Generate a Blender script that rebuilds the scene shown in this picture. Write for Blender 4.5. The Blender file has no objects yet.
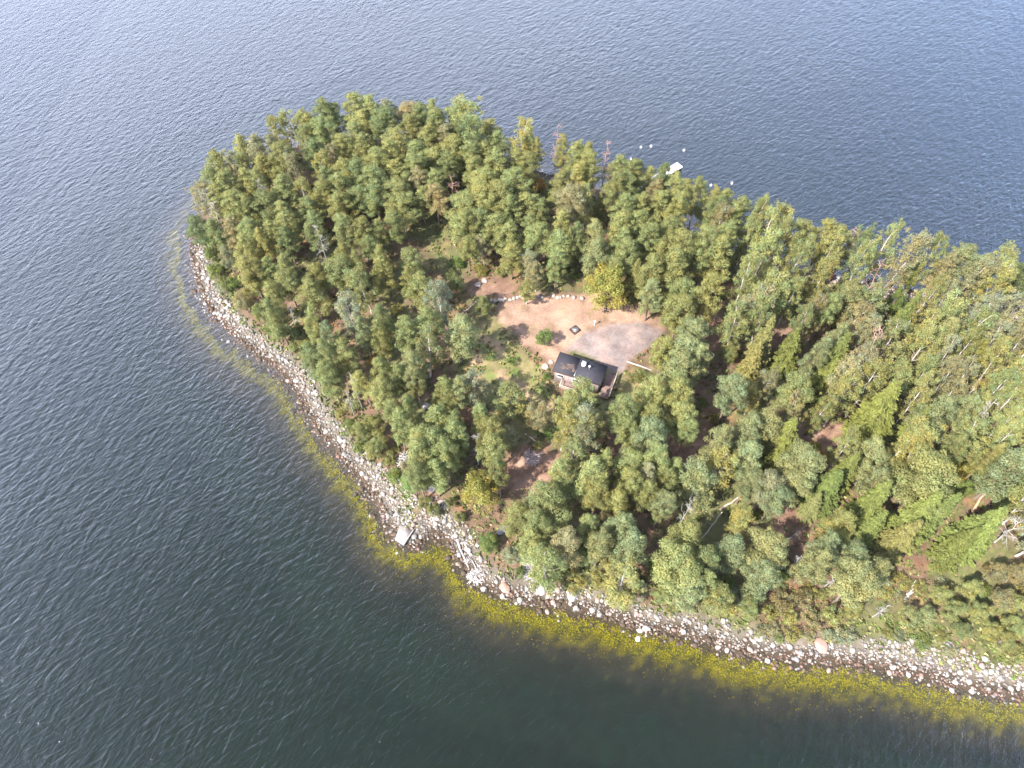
import bpy, math, random
import numpy as np
R = math.radians
rnd = random.Random(7)
RS = np.random.RandomState(11)
SC = bpy.context.scene
COL = SC.collection

# ------------------------------------------------------------------ camera, sky, sun, exposure
CAM_Z, PITCH, FPX = 115.0, 57.5, 788.0
cam_d = bpy.data.cameras.new("camera")
cam = bpy.data.objects.new("camera", cam_d)
COL.objects.link(cam)
cam.location = (0, 0, CAM_Z)
cam.rotation_euler = (R(90 - PITCH), 0, 0)
cam_d.sensor_width = 36
cam_d.lens = 36 * FPX / 1024
cam_d.clip_end = 9000
cam_d.clip_start = 0.5
SC.camera = cam

SUN_AZ = R(218)     # direction towards the sun, measured from +x counter-clockwise
SUN_EL = R(46)
world = bpy.data.worlds.new("World")
SC.world = world
world.use_nodes = True
wn, wl = world.node_tree.nodes, world.node_tree.links
wn.clear()
wout = wn.new("ShaderNodeOutputWorld")
sky = wn.new("ShaderNodeTexSky")
sky.sky_type = 'NISHITA'
sky.sun_disc = False
sky.sun_elevation = SUN_EL
sky.sun_rotation = math.pi / 2 - SUN_AZ
sky.air_density = 1.0
sky.dust_density = 0.6
sky.ozone_density = 3.0
bg_sky = wn.new("ShaderNodeBackground"); bg_sky.inputs[1].default_value = 0.15
wl.new(sky.outputs[0], bg_sky.inputs[0])
# broad sunlit cloud banks, denser to the north-west
bg_cl = wn.new("ShaderNodeBackground"); bg_cl.inputs[0].default_value = (0.84, 0.87, 1.0, 1); bg_cl.inputs[1].default_value = 1.05
tc = wn.new("ShaderNodeTexCoord")
nz = wn.new("ShaderNodeTexNoise"); nz.inputs['Scale'].default_value = 1.6; nz.inputs['Detail'].default_value = 5
wl.new(tc.outputs['Generated'], nz.inputs['Vector'])
dot = wn.new("ShaderNodeVectorMath"); dot.operation = 'DOT_PRODUCT'
wl.new(tc.outputs['Generated'], dot.inputs[0]); dot.inputs[1].default_value = (-0.80, 0.62, -0.45)
ma = wn.new("ShaderNodeMath"); ma.operation = 'MULTIPLY_ADD'
wl.new(dot.outputs['Value'], ma.inputs[0]); ma.inputs[1].default_value = 0.85
wl.new(nz.outputs[0], ma.inputs[2])
mr = wn.new("ShaderNodeMapRange"); mr.interpolation_type = 'SMOOTHSTEP'
wl.new(ma.outputs[0], mr.inputs['Value'])
mr.inputs['From Min'].default_value = 0.35; mr.inputs['From Max'].default_value = 1.15
mr.inputs['To Min'].default_value = 0.22; mr.inputs['To Max'].default_value = 0.95
mixw = wn.new("ShaderNodeMixShader")
wl.new(mr.outputs[0], mixw.inputs[0]); wl.new(bg_sky.outputs[0], mixw.inputs[1]); wl.new(bg_cl.outputs[0], mixw.inputs[2])
wl.new(mixw.outputs[0], wout.inputs[0])

sun_d = bpy.data.lights.new("sun", 'SUN')
sun_d.energy = 5.0
sun_d.angle = R(0.55)
sun_d.color = (1.0, 0.94, 0.855)
sun = bpy.data.objects.new("sun", sun_d)
COL.objects.link(sun)
sun.location = (-60, -60, 160)
sun.rotation_euler = (math.pi / 2 - SUN_EL, 0, SUN_AZ + math.pi / 2)

SC.view_settings.view_transform = 'Standard'
SC.view_settings.look = 'None'
SC.view_settings.gamma = 1
SC.view_settings.use_curve_mapping = False
SC.view_settings.exposure = 1.5
SC.cycles.max_bounces = 5
SC.cycles.diffuse_bounces = 3
SC.cycles.glossy_bounces = 2
SC.cycles.transmission_bounces = 4
SC.cycles.transparent_max_bounces = 8
SC.cycles.use_denoising = True

# ------------------------------------------------------------------ projection helpers
SP, CP = math.sin(R(90 - PITCH)), math.cos(R(90 - PITCH))
def ray(px, py):
    cx, cy = (px - 512) / FPX, -(py - 384) / FPX
    return np.array([cx, cy * CP + SP, cy * SP - CP])
def unproj(px, py, z=0.0):
    d = ray(px, py); t = (z - CAM_Z) / d[2]
    return np.array([d[0] * t, d[1] * t, z])
def proj(p):
    x, y, z = p[0], p[1], p[2] - CAM_Z
    cy = y * CP + z * SP; cz = -y * SP + z * CP
    return 512 + FPX * x / -cz, 384 - FPX * cy / -cz
def dist_at(px, py, z=0.0):
    p = unproj(px, py, z)
    return -(-p[1] * SP + (p[2] - CAM_Z) * CP)

# ------------------------------------------------------------------ terrain shape
near_px = [(193,225),(191,243),(193,262),(198,285),(207,305),(222,325),(240,342),(262,358),(285,375),(300,398),(312,420),(325,440),(342,460),(358,478),(373,497),(382,515),(388,532),(397,543),(412,548),(424,541),(437,534),(450,545),(462,565),(478,586),(500,594),(530,603),(560,608),(590,613),(620,622),(650,632),(680,634),(705,642),(730,652),(760,658),(820,664),(850,664),(916,676),(954,688),(1003,697),(1060,705),(1150,700),(1330,690)]
far_px = [(1330,335),(1100,322),(1024,312),(950,298),(870,283),(800,268),(760,258),(735,248),(705,238),(680,225),(645,205),(610,194),(575,182),(540,172),(505,160),(450,142),(380,134),(310,142),(255,163),(215,195)]
SHORE = np.array([unproj(x, y, 0)[:2] for x, y in near_px + far_px])
def chaikin(P):
    Q = np.roll(P, -1, 0)
    return np.stack([0.75 * P + 0.25 * Q, 0.25 * P + 0.75 * Q], 1).reshape(-1, 2)
SHORE = chaikin(SHORE)
def sdist(P):
    """signed distance to the shoreline, positive on land"""
    P = np.asarray(P, float).reshape(-1, 2)
    A = SHORE; B = np.roll(SHORE, -1, 0)
    best = np.full(len(P), 1e9); inside = np.zeros(len(P), bool)
    for a, b in zip(A, B):
        ab = b - a; t = np.clip(((P - a) @ ab) / (ab @ ab), 0, 1)
        q = a + t[:, None] * ab
        best = np.minimum(best, np.hypot(*(P - q).T))
        if a[1] != b[1]:
            c = (P[:, 1] > min(a[1], b[1])) & (P[:, 1] <= max(a[1], b[1]))
            xi = a[0] + (P[:, 1] - a[1]) / (b[1] - a[1]) * (b[0] - a[0])
            inside ^= c & (P[:, 0] < xi)
    return np.where(inside, best, -best)
_nz = []
_r = np.random.RandomState(5)
for k in range(40):
    w = 2 ** _r.uniform(0, 5.2); a = _r.uniform(0, 2 * math.pi)
    _nz.append((math.cos(a) * 2 * math.pi / w, math.sin(a) * 2 * math.pi / w, _r.uniform(0, 6.28), w))
def lump(P, lo, hi, seed=0):
    """smooth sum-of-waves noise, about -1..1"""
    P = np.asarray(P, float); s = np.zeros(P.shape[:-1]); n = 0
    for i, (kx, ky, ph, w) in enumerate(_nz):
        if lo <= w <= hi:
            s = s + np.sin(P[..., 0] * kx + P[..., 1] * ky + ph + seed * (1.7 + i)); n += 1
    return s / max(1, math.sqrt(n)) * 0.8
def height_from(P, d):
    h = np.where(d > 0, 0.16 * np.minimum(d, 5) + 0.11 * np.clip(d - 5, 0, 14) + 0.02 * np.clip(d - 19, 0, 30), 0.13 * d)
    h = np.where(d < -6, -0.78 + 0.32 * (d + 6), h)
    h = h + np.clip(d / 12, 0, 1) * lump(P, 9, 40) * 0.45 + np.clip((d + 3) / 6, 0, 1) * lump(P, 1, 5) * 0.07
    return np.maximum(h, -4.6)
def ground(x, y):
    P = np.array([[x, y]]); return float(height_from(P, sdist(P))[0])
def on_ground(px, py, lift=0.0):
    z = 1.5
    for _ in range(5):
        p = unproj(px, py, z + lift); z = ground(p[0], p[1])
    return np.array([p[0], p[1], z])

# ------------------------------------------------------------------ materials
def new_mat(name):
    m = bpy.data.materials.new(name); m.use_nodes = True
    nt = m.node_tree; nt.nodes.clear()
    out = nt.nodes.new("ShaderNodeOutputMaterial")
    return m, nt, out
def plain(name, col, rough=0.8, var=0.25, scale=3.0, bump=0.0, spec=0.3, col2=None, metal=0.0):
    m, nt, out = new_mat(name)
    b = nt.nodes.new("ShaderNodeBsdfPrincipled")
    b.inputs['Roughness'].default_value = rough; b.inputs['Specular IOR Level'].default_value = spec
    b.inputs['Metallic'].default_value = metal
    t = nt.nodes.new("ShaderNodeTexCoord"); n = nt.nodes.new("ShaderNodeTexNoise")
    n.inputs['Scale'].default_value = scale; n.inputs['Detail'].default_value = 6
    nt.links.new(t.outputs['Object'], n.inputs['Vector'])
    r = nt.nodes.new("ShaderNodeValToRGB")
    c2 = col2 or tuple(c * (1 - var) for c in col)
    r.color_ramp.elements[0].position = 0.35; r.color_ramp.elements[1].position = 0.65
    r.color_ramp.elements[0].color = (*c2, 1); r.color_ramp.elements[1].color = (*col, 1)
    nt.links.new(n.outputs[0], r.inputs[0]); nt.links.new(r.outputs[0], b.inputs['Base Color'])
    if bump:
        bp = nt.nodes.new("ShaderNodeBump"); bp.inputs['Strength'].default_value = bump; bp.inputs['Distance'].default_value = 0.05
        nt.links.new(n.outputs[0], bp.inputs['Height']); nt.links.new(bp.outputs[0], b.inputs['Normal'])
    nt.links.new(b.outputs[0], out.inputs[0])
    return m
def foliage_mat(name, trans=0.28):
    m, nt, out = new_mat(name)
    N, L = nt.nodes.new, nt.links.new
    oi = N("ShaderNodeObjectInfo"); at = N("ShaderNodeAttribute"); at.attribute_name = 'tint'
    mul = N("ShaderNodeMix"); mul.data_type = 'RGBA'; mul.blend_type = 'MULTIPLY'; mul.inputs[0].default_value = 1
    L(oi.outputs['Color'], mul.inputs[6]); L(at.outputs['Color'], mul.inputs[7])
    p = N("ShaderNodeBsdfPrincipled"); p.inputs['Roughness'].default_value = 0.62; p.inputs['Specular IOR Level'].default_value = 0.35
    tr = N("ShaderNodeBsdfTranslucent"); mx = N("ShaderNodeMixShader"); mx.inputs[0].default_value = trans
    L(mul.outputs[2], p.inputs['Base Color']); L(mul.outputs[2], tr.inputs[0])
    L(p.outputs[0], mx.inputs[1]); L(tr.outputs[0], mx.inputs[2]); L(mx.outputs[0], out.inputs[0])
    return m
def attr_mat(name, rough=0.85, fine=6.0, amount=0.35, bump=0.35, spec=0.25, coarse=0.8):
    """base colour from the mesh's own 'col' attribute, broken up with two noises"""
    m, nt, out = new_mat(name)
    N, L = nt.nodes.new, nt.links.new
    at = N("ShaderNodeAttribute"); at.attribute_name = 'col'
    tc = N("ShaderNodeTexCoord")
    n1 = N("ShaderNodeTexNoise"); n1.inputs['Scale'].default_value = fine; n1.inputs['Detail'].default_value = 8; n1.inputs['Roughness'].default_value = 0.7
    n2 = N("ShaderNodeTexNoise"); n2.inputs['Scale'].default_value = coarse; n2.inputs['Detail'].default_value = 6
    L(tc.outputs['Object'], n1.inputs['Vector']); L(tc.outputs['Object'], n2.inputs['Vector'])
    a = N("ShaderNodeMath"); a.operation = 'ADD'; L(n1.outputs[0], a.inputs[0]); L(n2.outputs[0], a.inputs[1])
    mr = N("ShaderNodeMapRange"); L(a.outputs[0], mr.inputs['Value'])
    mr.inputs['From Min'].default_value = 0.65; mr.inputs['From Max'].default_value = 1.35
    mr.inputs['To Min'].default_value = 1 - amount; mr.inputs['To Max'].default_value = 1 + amount
    mu = N("ShaderNodeVectorMath"); mu.operation = 'SCALE'; L(at.outputs['Color'], mu.inputs[0]); L(mr.outputs[0], mu.inputs['Scale'])
    p = N("ShaderNodeBsdfPrincipled"); p.inputs['Roughness'].default_value = rough; p.inputs['Specular IOR Level'].default_value = spec
    L(mu.outputs[0], p.inputs['Base Color'])
    bp = N("ShaderNodeBump"); bp.inputs['Strength'].default_value = bump; bp.inputs['Distance'].default_value = 0.12
    L(n1.outputs[0], bp.inputs['Height']); L(bp.outputs[0], p.inputs['Normal'])
    L(p.outputs[0], out.inputs[0])
    return m
M_LEAF = foliage_mat("leaves", 0.45)
M_NEEDLE = foliage_mat("needles", 0.42)
M_BARK = attr_mat("bark", fine=8, amount=0.3, bump=0.2)
M_STONE = attr_mat("stone", fine=7, amount=0.18, bump=0.3, rough=0.7)
M_GROUND = attr_mat("forest_ground", fine=3.2, amount=0.45, bump=0.5, coarse=0.5)
M_TUFT = attr_mat("ground_plants", fine=2, amount=0.2, bump=0)

# ------------------------------------------------------------------ mesh helpers
def mesh_np(name, V, F, mats, col=None, colname='tint', smooth=False, midx=None):
    """V (n,3); F list of int arrays (m,k)"""
    me = bpy.data.meshes.new(name)
    V = np.asarray(V, np.float32)
    me.vertices.add(len(V)); me.vertices.foreach_set('co', V.ravel())
    loops = np.concatenate([f.ravel() for f in F]).astype(np.int32)
    sizes = np.concatenate([np.full(len(f), f.shape[1]) for f in F]).astype(np.int32)
    starts = np.concatenate([[0], np.cumsum(sizes)[:-1]]).astype(np.int32)
    me.loops.add(len(loops)); me.loops.foreach_set('vertex_index', loops)
    me.polygons.add(len(sizes)); me.polygons.foreach_set('loop_start', starts); me.polygons.foreach_set('loop_total', sizes)
    if smooth: me.polygons.foreach_set('use_smooth', np.ones(len(sizes), bool))
    for m in (mats if isinstance(mats, (list, tuple)) else [mats]): me.materials.append(m)
    if midx is not None: me.polygons.foreach_set('material_index', np.asarray(midx, np.int32))
    if col is not None:
        a = me.color_attributes.new(colname, 'FLOAT_COLOR', 'POINT')
        c = np.ones((len(V), 4), np.float32); c[:, :3] = col; a.data.foreach_set('color', c.ravel())
    me.update(calc_edges=True); me.validate()
    return me
class MB:
    def __init__(s): s.V = []; s.F = {}; s.C = []; s.n = 0
    def add(s, V, F, col=(1, 1, 1)):
        V = np.asarray(V, float); F = np.asarray(F)
        s.V.append(V); s.F.setdefault(F.shape[1], []).append(F + s.n)
        c = np.asarray(col, float); s.C.append(np.broadcast_to(c, (len(V), 3)) if c.ndim == 1 else c)
        s.n += len(V); return s
    def box(s, c, size, rz=0.0, col=(1, 1, 1), tilt=None):
        x, y, z = np.array(size) / 2
        V = np.array([[i, j, k] for k in (-z, z) for (i, j) in ((-x, -y), (x, -y), (x, y), (-x, y))])
        if tilt is not None:
            ca, sa = math.cos(tilt), math.sin(tilt); V = np.stack([V[:, 0] * ca + V[:, 2] * sa, V[:, 1], -V[:, 0] * sa + V[:, 2] * ca], 1)
        ca, sa = math.cos(rz), math.sin(rz)
        V = np.stack([V[:, 0] * ca - V[:, 1] * sa, V[:, 0] * sa + V[:, 1] * ca, V[:, 2]], 1) + np.array(c)
        F = [[3, 2, 1, 0], [4, 5, 6, 7], [0, 1, 5, 4], [1, 2, 6, 5], [2, 3, 7, 6], [3, 0, 4, 7]]
        return s.add(V, F, col)
    def tube(s, P, rad, n=6, col=(1, 1, 1)):
        P = np.asarray(P, float); rad = np.broadcast_to(np.asarray(rad, float), (len(P),))
        T = np.gradient(P, axis=0); T /= np.linalg.norm(T, axis=1)[:, None] + 1e-9
        ref = np.array([0, 0, 1.0]) if abs(T[0][2]) < 0.8 else np.array([1.0, 0, 0])
        U = np.cross(T, ref); U /= np.linalg.norm(U, axis=1)[:, None] + 1e-9; W = np.cross(T, U)
        a = np.arange(n) / n * 2 * math.pi
        ring = P[:, None, :] + rad[:, None, None] * (np.cos(a)[None, :, None] * U[:, None, :] + np.sin(a)[None, :, None] * W[:, None, :])
        V = ring.reshape(-1, 3); F = []
        for i in range(len(P) - 1):
            for j in range(n):
                F.append([i * n + j, i * n + (j + 1) % n, (i + 1) * n + (j + 1) % n, (i + 1) * n + j])
        c = np.asarray(col, float)
        if c.ndim == 2: c = np.repeat(c, n, 0)
        s.add(V, F, c)
        V2 = np.concatenate([ring[-1], [P[-1]]]); s.add(V2, [[j, (j + 1) % n, n] for j in range(n)], c[-1] if c.ndim == 2 else c)
        V3 = np.concatenate([ring[0], [P[0]]]); s.add(V3, [[(j + 1) % n, j, n] for j in range(n)], c[0] if c.ndim == 2 else c)
        return s
    def mesh(s, name, mats, colname='col', smooth=False):
        F = [np.concatenate(f) for f in s.F.values()]
        return mesh_np(name, np.concatenate(s.V), F, mats, np.concatenate(s.C), colname, smooth)
def link(name, me, parent=None, loc=None, rz=0.0):
    o = bpy.data.objects.new(name, me); COL.objects.link(o)
    if parent is not None: o.parent = parent
    if loc is not None: o.location = loc
    if rz: o.rotation_euler = (0, 0, rz)
    return o
def tag(o, label=None, cat=None, group=None, kind=None):
    if label: o['label'] = label
    if cat: o['category'] = cat
    if group: o['group'] = group
    if kind: o['kind'] = kind
    return o
def empty(name, loc, rz=0.0):
    return link(name, None, None, loc, rz)

# ------------------------------------------------------------------ ground, seabed, water
def poly_in(P, poly):
    P = np.asarray(P, float).reshape(-1, 2); ins = np.zeros(len(P), bool); Q = np.asarray(poly, float)
    for a, b in zip(Q, np.roll(Q, -1, 0)):
        if a[1] == b[1]: continue
        c = (P[:, 1] > min(a[1], b[1])) & (P[:, 1] <= max(a[1], b[1]))
        ins ^= c & (P[:, 0] < a[0] + (P[:, 1] - a[1]) / (b[1] - a[1]) * (b[0] - a[0]))
    return ins
def poly_sd(P, poly):
    P = np.asarray(P, float).reshape(-1, 2); Q = np.asarray(poly, float); best = np.full(len(P), 1e9)
    for a, b in zip(Q, np.roll(Q, -1, 0)):
        ab = b - a; t = np.clip(((P - a) @ ab) / (ab @ ab), 0, 1)
        best = np.minimum(best, np.hypot(*(P - a - t[:, None] * ab).T))
    return np.where(poly_in(P, Q), best, -best)
def wpoly(pts): return [on_ground(x, y)[:2] for x, y in pts]
SAND = wpoly([(497,306),(520,297),(552,293),(585,294),(620,290),(648,300),(668,313),(664,330),(640,324),(610,324),(585,336),(572,350),(562,362),(548,366),(538,350),(522,344),(516,330),(500,322)])
ROCKFLAT = wpoly([(566,350),(582,335),(608,324),(640,322),(664,330),(655,344),(640,352),(628,362),(625,372),(612,374),(600,362),(585,354)])
GRASS = wpoly([(470,318),(500,322),(515,345),(540,368),(550,385),(560,410),(535,440),(505,425),(478,395),(455,372),(448,345)])
GRASS2 = wpoly([(610,385),(650,372),(668,390),(650,410),(612,415)])
PATCHES = [wpoly(p) for p in (
    [(500,455),(530,438),(562,450),(560,475),(540,500),(520,500),(498,480)],
    [(655,436),(690,425),(715,440),(705,470),(670,478),(648,465)],
    [(795,415),(830,410),(850,425),(845,458),(815,470),(795,450)],
    [(770,500),(805,488),(815,510),(800,540),(775,545)],
    [(418,492),(436,478),(450,480),(448,500),(430,520),(415,520)],
    [(690,318),(715,300),(728,330),(722,352),(700,345)],
    [(760,335),(800,312),(812,330),(790,350),(768,352)],
    [(470,290),(500,275),(520,285),(512,300),(485,305)])]
def build_ground():
    xs = np.arange(-105, 225, 0.62); ys = np.arange(2, 262, 0.62)
    X, Y = np.meshgrid(xs, ys); P = np.stack([X.ravel(), Y.ravel()], 1)
    d = sdist(P); Z = height_from(P, d)
    n1 = lump(P, 1, 4); n2 = lump(P, 3, 12, 1); n3 = lump(P, 8, 40, 2); n4 = lump(P, 1, 3, 3)
    def mix(c, col, w): return c * (1 - w[:, None]) + np.array(col) * w[:, None]
    ss = lambda x, a, b: (lambda t: t * t * (3 - 2 * t))(np.clip((x - a) / (b - a), 0, 1))
    c = np.tile(np.array([0.120, 0.076, 0.050]), (len(P), 1))         # needle litter
    c = mix(c, (0.17, 0.088, 0.050), ss(n2, 0.1, 0.9) * 0.8)             # rusty heather
    c = mix(c, (0.22, 0.145, 0.10), ss(n1 + n3, 0.5, 1.3) * 0.7)         # bleached litter
    c = mix(c, (0.088, 0.100, 0.036), ss(n3 - 0.3 * n1, -0.3, 0.6) * 0.8)  # moss, grass
    c = mix(c, (0.17, 0.17, 0.05), ss(n4 + 0.5 * n2, 0.5, 1.0) * 0.4)
    for pl in PATCHES:
        s = poly_sd(P, pl) + n4 * 0.6
        w = ss(s, -1.0, 1.6); cc = mix(np.tile([0.17, 0.098, 0.068], (len(P), 1)), (0.245, 0.155, 0.112), ss(n1 + 0.5 * n2, -0.2, 0.9)); c = c * (1 - w[:, None]) + cc * w[:, None]
    for pl in (GRASS, GRASS2):
        s = poly_sd(P, pl) + n4 * 0.8; w = ss(s, -1.2, 1.2)
        cc = mix(np.tile([0.155, 0.140, 0.055], (len(P), 1)), (0.29, 0.20, 0.12), ss(n2 + 0.4 * n4, 0.0, 0.9)); cc = mix(cc, (0.10, 0.135, 0.035), ss(n1 - n2, 0.8, 1.5)); c = c * (1 - w[:, None]) + cc * w[:, None]
    s = poly_sd(P, SAND) + n4 * 0.35; w = ss(s, -0.5, 0.7)
    cc = mix(np.tile([0.285, 0.182, 0.130], (len(P), 1)), (0.215, 0.138, 0.096), ss(n2, -0.2, 0.8)); cc = mix(cc, (0.21, 0.155, 0.08), ss(n1 + n2, 0.9, 1.5) * 0.7); c = c * (1 - w[:, None]) + cc * w[:, None]
    s = poly_sd(P, ROCKFLAT) + n4 * 0.2; w = ss(s, -0.3, 0.4)
    cc = mix(np.tile([0.185, 0.148, 0.138], (len(P), 1)), (0.225, 0.168, 0.148), ss(n2 + n1 * 0.4, -0.3, 0.6)); cc = mix(cc, (0.14, 0.118, 0.115), ss(n4, 0.6, 1.2) * 0.6); c = c * (1 - w[:, None]) + cc * w[:, None]
    pxy_ = np.array([proj((a, b, 0)) for a, b in P]); pxs = pxy_[:, 0]; farside = pxy_[:, 1] < 240; east = ss(pxs, 330, 560)
    # shore: gravel between the stones, then wet stones, weed belt, dark bottom, deep-water gloom painted on the bed
    w = ss(-d + n4 * 0.6, -4.4, -3.0); c = mix(c, (0.13, 0.11, 0.085), w * np.where(farside, .25, 1))
    w = ss(-d + n1 * 0.4, -1.5 - .8 * east, -0.5 - .6 * east); c = mix(c, (0.055, 0.038, 0.024), w)
    b0 = 2.9 - 1.1 * ss(pxs, 215, 310) - 0.5 * east; b1 = b0 + 1.3 + 0.9 * east
    dd = -d + n1 * 0.35 + n2 * 0.45
    belt = ss(dd, b0 - 0.6, b0 + 0.5) * (1 - ss(dd + n4 * 0.7, b1 - 0.9, b1 + 1.1 + 0.9 * east))
    weed = mix(np.tile([0.13, 0.100, 0.006], (len(P), 1)), (0.065, 0.060, 0.008), ss(n4 + n1, -0.3, 0.8))
    faint = 0.65 + 0.35 * ss(pxs, 180, 420)
    wb = belt * faint * .7
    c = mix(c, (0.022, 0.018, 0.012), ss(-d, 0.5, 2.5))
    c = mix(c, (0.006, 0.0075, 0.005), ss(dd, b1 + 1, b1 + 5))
    c = c * (1 - wb[:, None]) + weed * wb[:, None]
    spots = ss(lump(P, 1, 3, 7) + 0.4 * n1, 1.05, 1.35) * ss(dd, b1, b1 + 1) * (1 - ss(dd, b1 + 3, b1 + 6)) * east * 0.7
    c = mix(c, (0.05, 0.05, 0.010), spots * .6)
    c = mix(c, (0.0014, 0.0068, 0.0042), ss(dd + n2 * 0.8, b1 + 3, b1 + 11))  # light lost in deep water, put into the bed colour
    c = np.clip(c, 0.002, 0.8)
    nx, ny = len(xs), len(ys)
    idx = np.arange(nx * ny).reshape(ny, nx)
    F = np.stack([idx[:-1, :-1], idx[:-1, 1:], idx[1:, 1:], idx[1:, :-1]], -1).reshape(-1, 4)
    me = mesh_np("ground", np.column_stack([P, Z]), [F], M_GROUND, c, 'col', True)
    tag(link("ground", me), kind='structure')
build_ground()
m_deep = plain("deep_water_tone", (0.0014, 0.0068, 0.0042), 1, 0.15, 0.02, spec=0)  # bed painted dark green in place of light absorbed by deep water
s = 5000
me = mesh_np("seabed", [[-s, -s, -4.75], [s, -s, -4.75], [s, s, -4.75], [-s, s, -4.75]], [np.array([[0, 1, 2, 3]])], m_deep)
tag(link("seabed", me), kind='structure')

def water_mat():
    m, nt, out = new_mat("water")
    N, L = nt.nodes.new, nt.links.new
    tc = N("ShaderNodeTexCoord")
    def waves(rot, scx, scy, scale, detail, dist=0.6):
        mp = N("ShaderNodeMapping"); mp.inputs['Rotation'].default_value = (0, 0, R(rot)); mp.inputs['Scale'].default_value = (scx, scy, 1)
        mp.vector_type = 'TEXTURE'
        L(tc.outputs['Object'], mp.inputs['Vector'])
        n = N("ShaderNodeTexNoise"); n.inputs['Scale'].default_value = scale; n.inputs['Detail'].default_value = detail
        n.inputs['Distortion'].default_value = dist; n.inputs['Roughness'].default_value = 0.55
        L(mp.outputs[0], n.inputs['Vector']); return n.outputs[0]
    a = waves(36, 2.3, .72, 1.0, 3)       # main crests: long along x', short along y'
    b = waves(-8, 1.9, .78, 0.95, 3)
    c = waves(68, 3.2, .95, 0.9, 2)
    d = waves(10, 1, 1, 3.6, 2)
    g = waves(40, 90, 55, 1.0, 2)
    def comb(x, y, k):
        q = N("ShaderNodeMath"); q.operation = 'MULTIPLY_ADD'; L(y, q.inputs[0]); q.inputs[1].default_value = k; L(x, q.inputs[2]); return q.outputs[0]
    h0 = comb(comb(comb(a, b, 0.5), c, 0.85), d, 0.14)
    gm = N("ShaderNodeMapRange"); L(g, gm.inputs['Value']); gm.inputs['From Min'].default_value = .35; gm.inputs['From Max'].default_value = .65; gm.inputs['To Min'].default_value = .7; gm.inputs['To Max'].default_value = 1.2
    hm = N("ShaderNodeMath"); hm.operation = 'MULTIPLY'; L(h0, hm.inputs[0]); L(gm.outputs[0], hm.inputs[1]); h = hm.outputs[0]
    bp = N("ShaderNodeBump"); bp.inputs['Strength'].default_value = 1.0; bp.inputs['Distance'].default_value = 0.185
    L(h, bp.inputs['Height'])
    lw = N("ShaderNodeLayerWeight"); lw.inputs['Blend'].default_value = 0.5; L(bp.outputs[0], lw.inputs['Normal'])
    pw = N("ShaderNodeMath"); pw.operation = 'POWER'; L(lw.outputs['Facing'], pw.inputs[0]); pw.inputs[1].default_value = 1.6
    fr = N("ShaderNodeMath"); fr.operation = 'MULTIPLY_ADD'; L(pw.outputs[0], fr.inputs[0]); fr.inputs[1].default_value = 0.80; fr.inputs[2].default_value = 0.006; fr.use_clamp = True
    gl = N("ShaderNodeBsdfGlossy"); gl.inputs['Roughness'].default_value = 0.14; gl.inputs['Color'].default_value = (0.82, 0.87, 1.0, 1); L(bp.outputs[0], gl.inputs['Normal'])
    tr = N("ShaderNodeBsdfTransparent"); tr.inputs[0].default_value = (0.88, 0.91, 0.85, 1)
    mx = N("ShaderNodeMixShader"); L(fr.outputs[0], mx.inputs[0]); L(tr.outputs[0], mx.inputs[1]); L(gl.outputs[0], mx.inputs[2])
    L(mx.outputs[0], out.inputs[0])
    return m
me = mesh_np("water", [[-s, -s, 0], [s, -s, 0], [s, s, 0], [-s, s, 0]], [np.array([[0, 1, 2, 3]])], water_mat())
tag(link("water", me), kind='structure')

# ------------------------------------------------------------------ tree builders
def leaves(cen, rad, n, size, rs, out=0.75, droop=0.0, aspect=1.0, shell=0.55):
    """n small quads spread through an ellipsoidal clump, facing mostly outwards"""
    v = rs.normal(size=(n, 3)); v /= np.linalg.norm(v, axis=1)[:, None]
    r = shell + (1 - shell) * rs.uniform(size=n) ** 0.7
    nrm = v * out + rs.normal(size=(n, 3)) * (1 - out) * 0.9; nrm[:, 2] += 0.15
    nrm /= np.linalg.norm(nrm, axis=1)[:, None]
    pos = np.asarray(cen) + v * np.asarray(rad) * r[:, None]
    pos[:, 2] -= droop * rs.uniform(size=n)
    t = np.cross(nrm, rs.normal(size=(n, 3))); t /= np.linalg.norm(t, axis=1)[:, None] + 1e-9
    b = np.cross(nrm, t)
    sz = size * rs.uniform(0.6, 1.3, n)[:, None]
    t = t * sz * aspect; b = b * sz / aspect
    V = np.stack([pos - t * 0.5 - b * 0.35, pos + t * 0.35 - b * 0.5, pos + t * 0.5 + b * 0.4, pos - t * 0.4 + b * 0.5], 1).reshape(-1, 3)
    return V
def crown_mesh(name, clumps, mat, rs, size, dens, out=0.75, droop=0.0, tintvar=0.16, aspect=1.0, yellow=0.06, shell=0.55):
    VV, CC = [], []
    for (c, r) in clumps:
        r = np.asarray(r, float) * np.ones(3)
        n = int(max(12, dens * (r[0] * r[1] + 2 * r[0] * r[2]) / 3 / (size * size)))
        V = leaves(c, r, n, size, rs, out, droop, aspect, shell); VV.append(V)
        t = 1 + rs.uniform(-tintvar, tintvar); hue = rs.uniform(-yellow, yellow)
        base = np.array([t * (1 + hue), t, t * (1 - hue)])
        lf = 1 + rs.uniform(-0.12, 0.12, (n, 1))
        CC.append(np.repeat(base * lf, 4, 0))
    V = np.concatenate(VV); C = np.concatenate(CC)
    F = np.arange(len(V)).reshape(-1, 4)
    return mesh_np(name, V, [F], mat, C, 'tint')
def bent(p0, p1, n, rs, wob, sag=0.0):
    t = np.linspace(0, 1, n)[:, None]
    P = np.asarray(p0) * (1 - t) + np.asarray(p1) * t
    off = rs.normal(size=(n, 3)) * wob; off[0] = 0
    P = P + off * np.sin(t * math.pi / 1.2); P[:, 2] -= (sag * np.sin(t[:, 0] * math.pi)); return P

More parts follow.
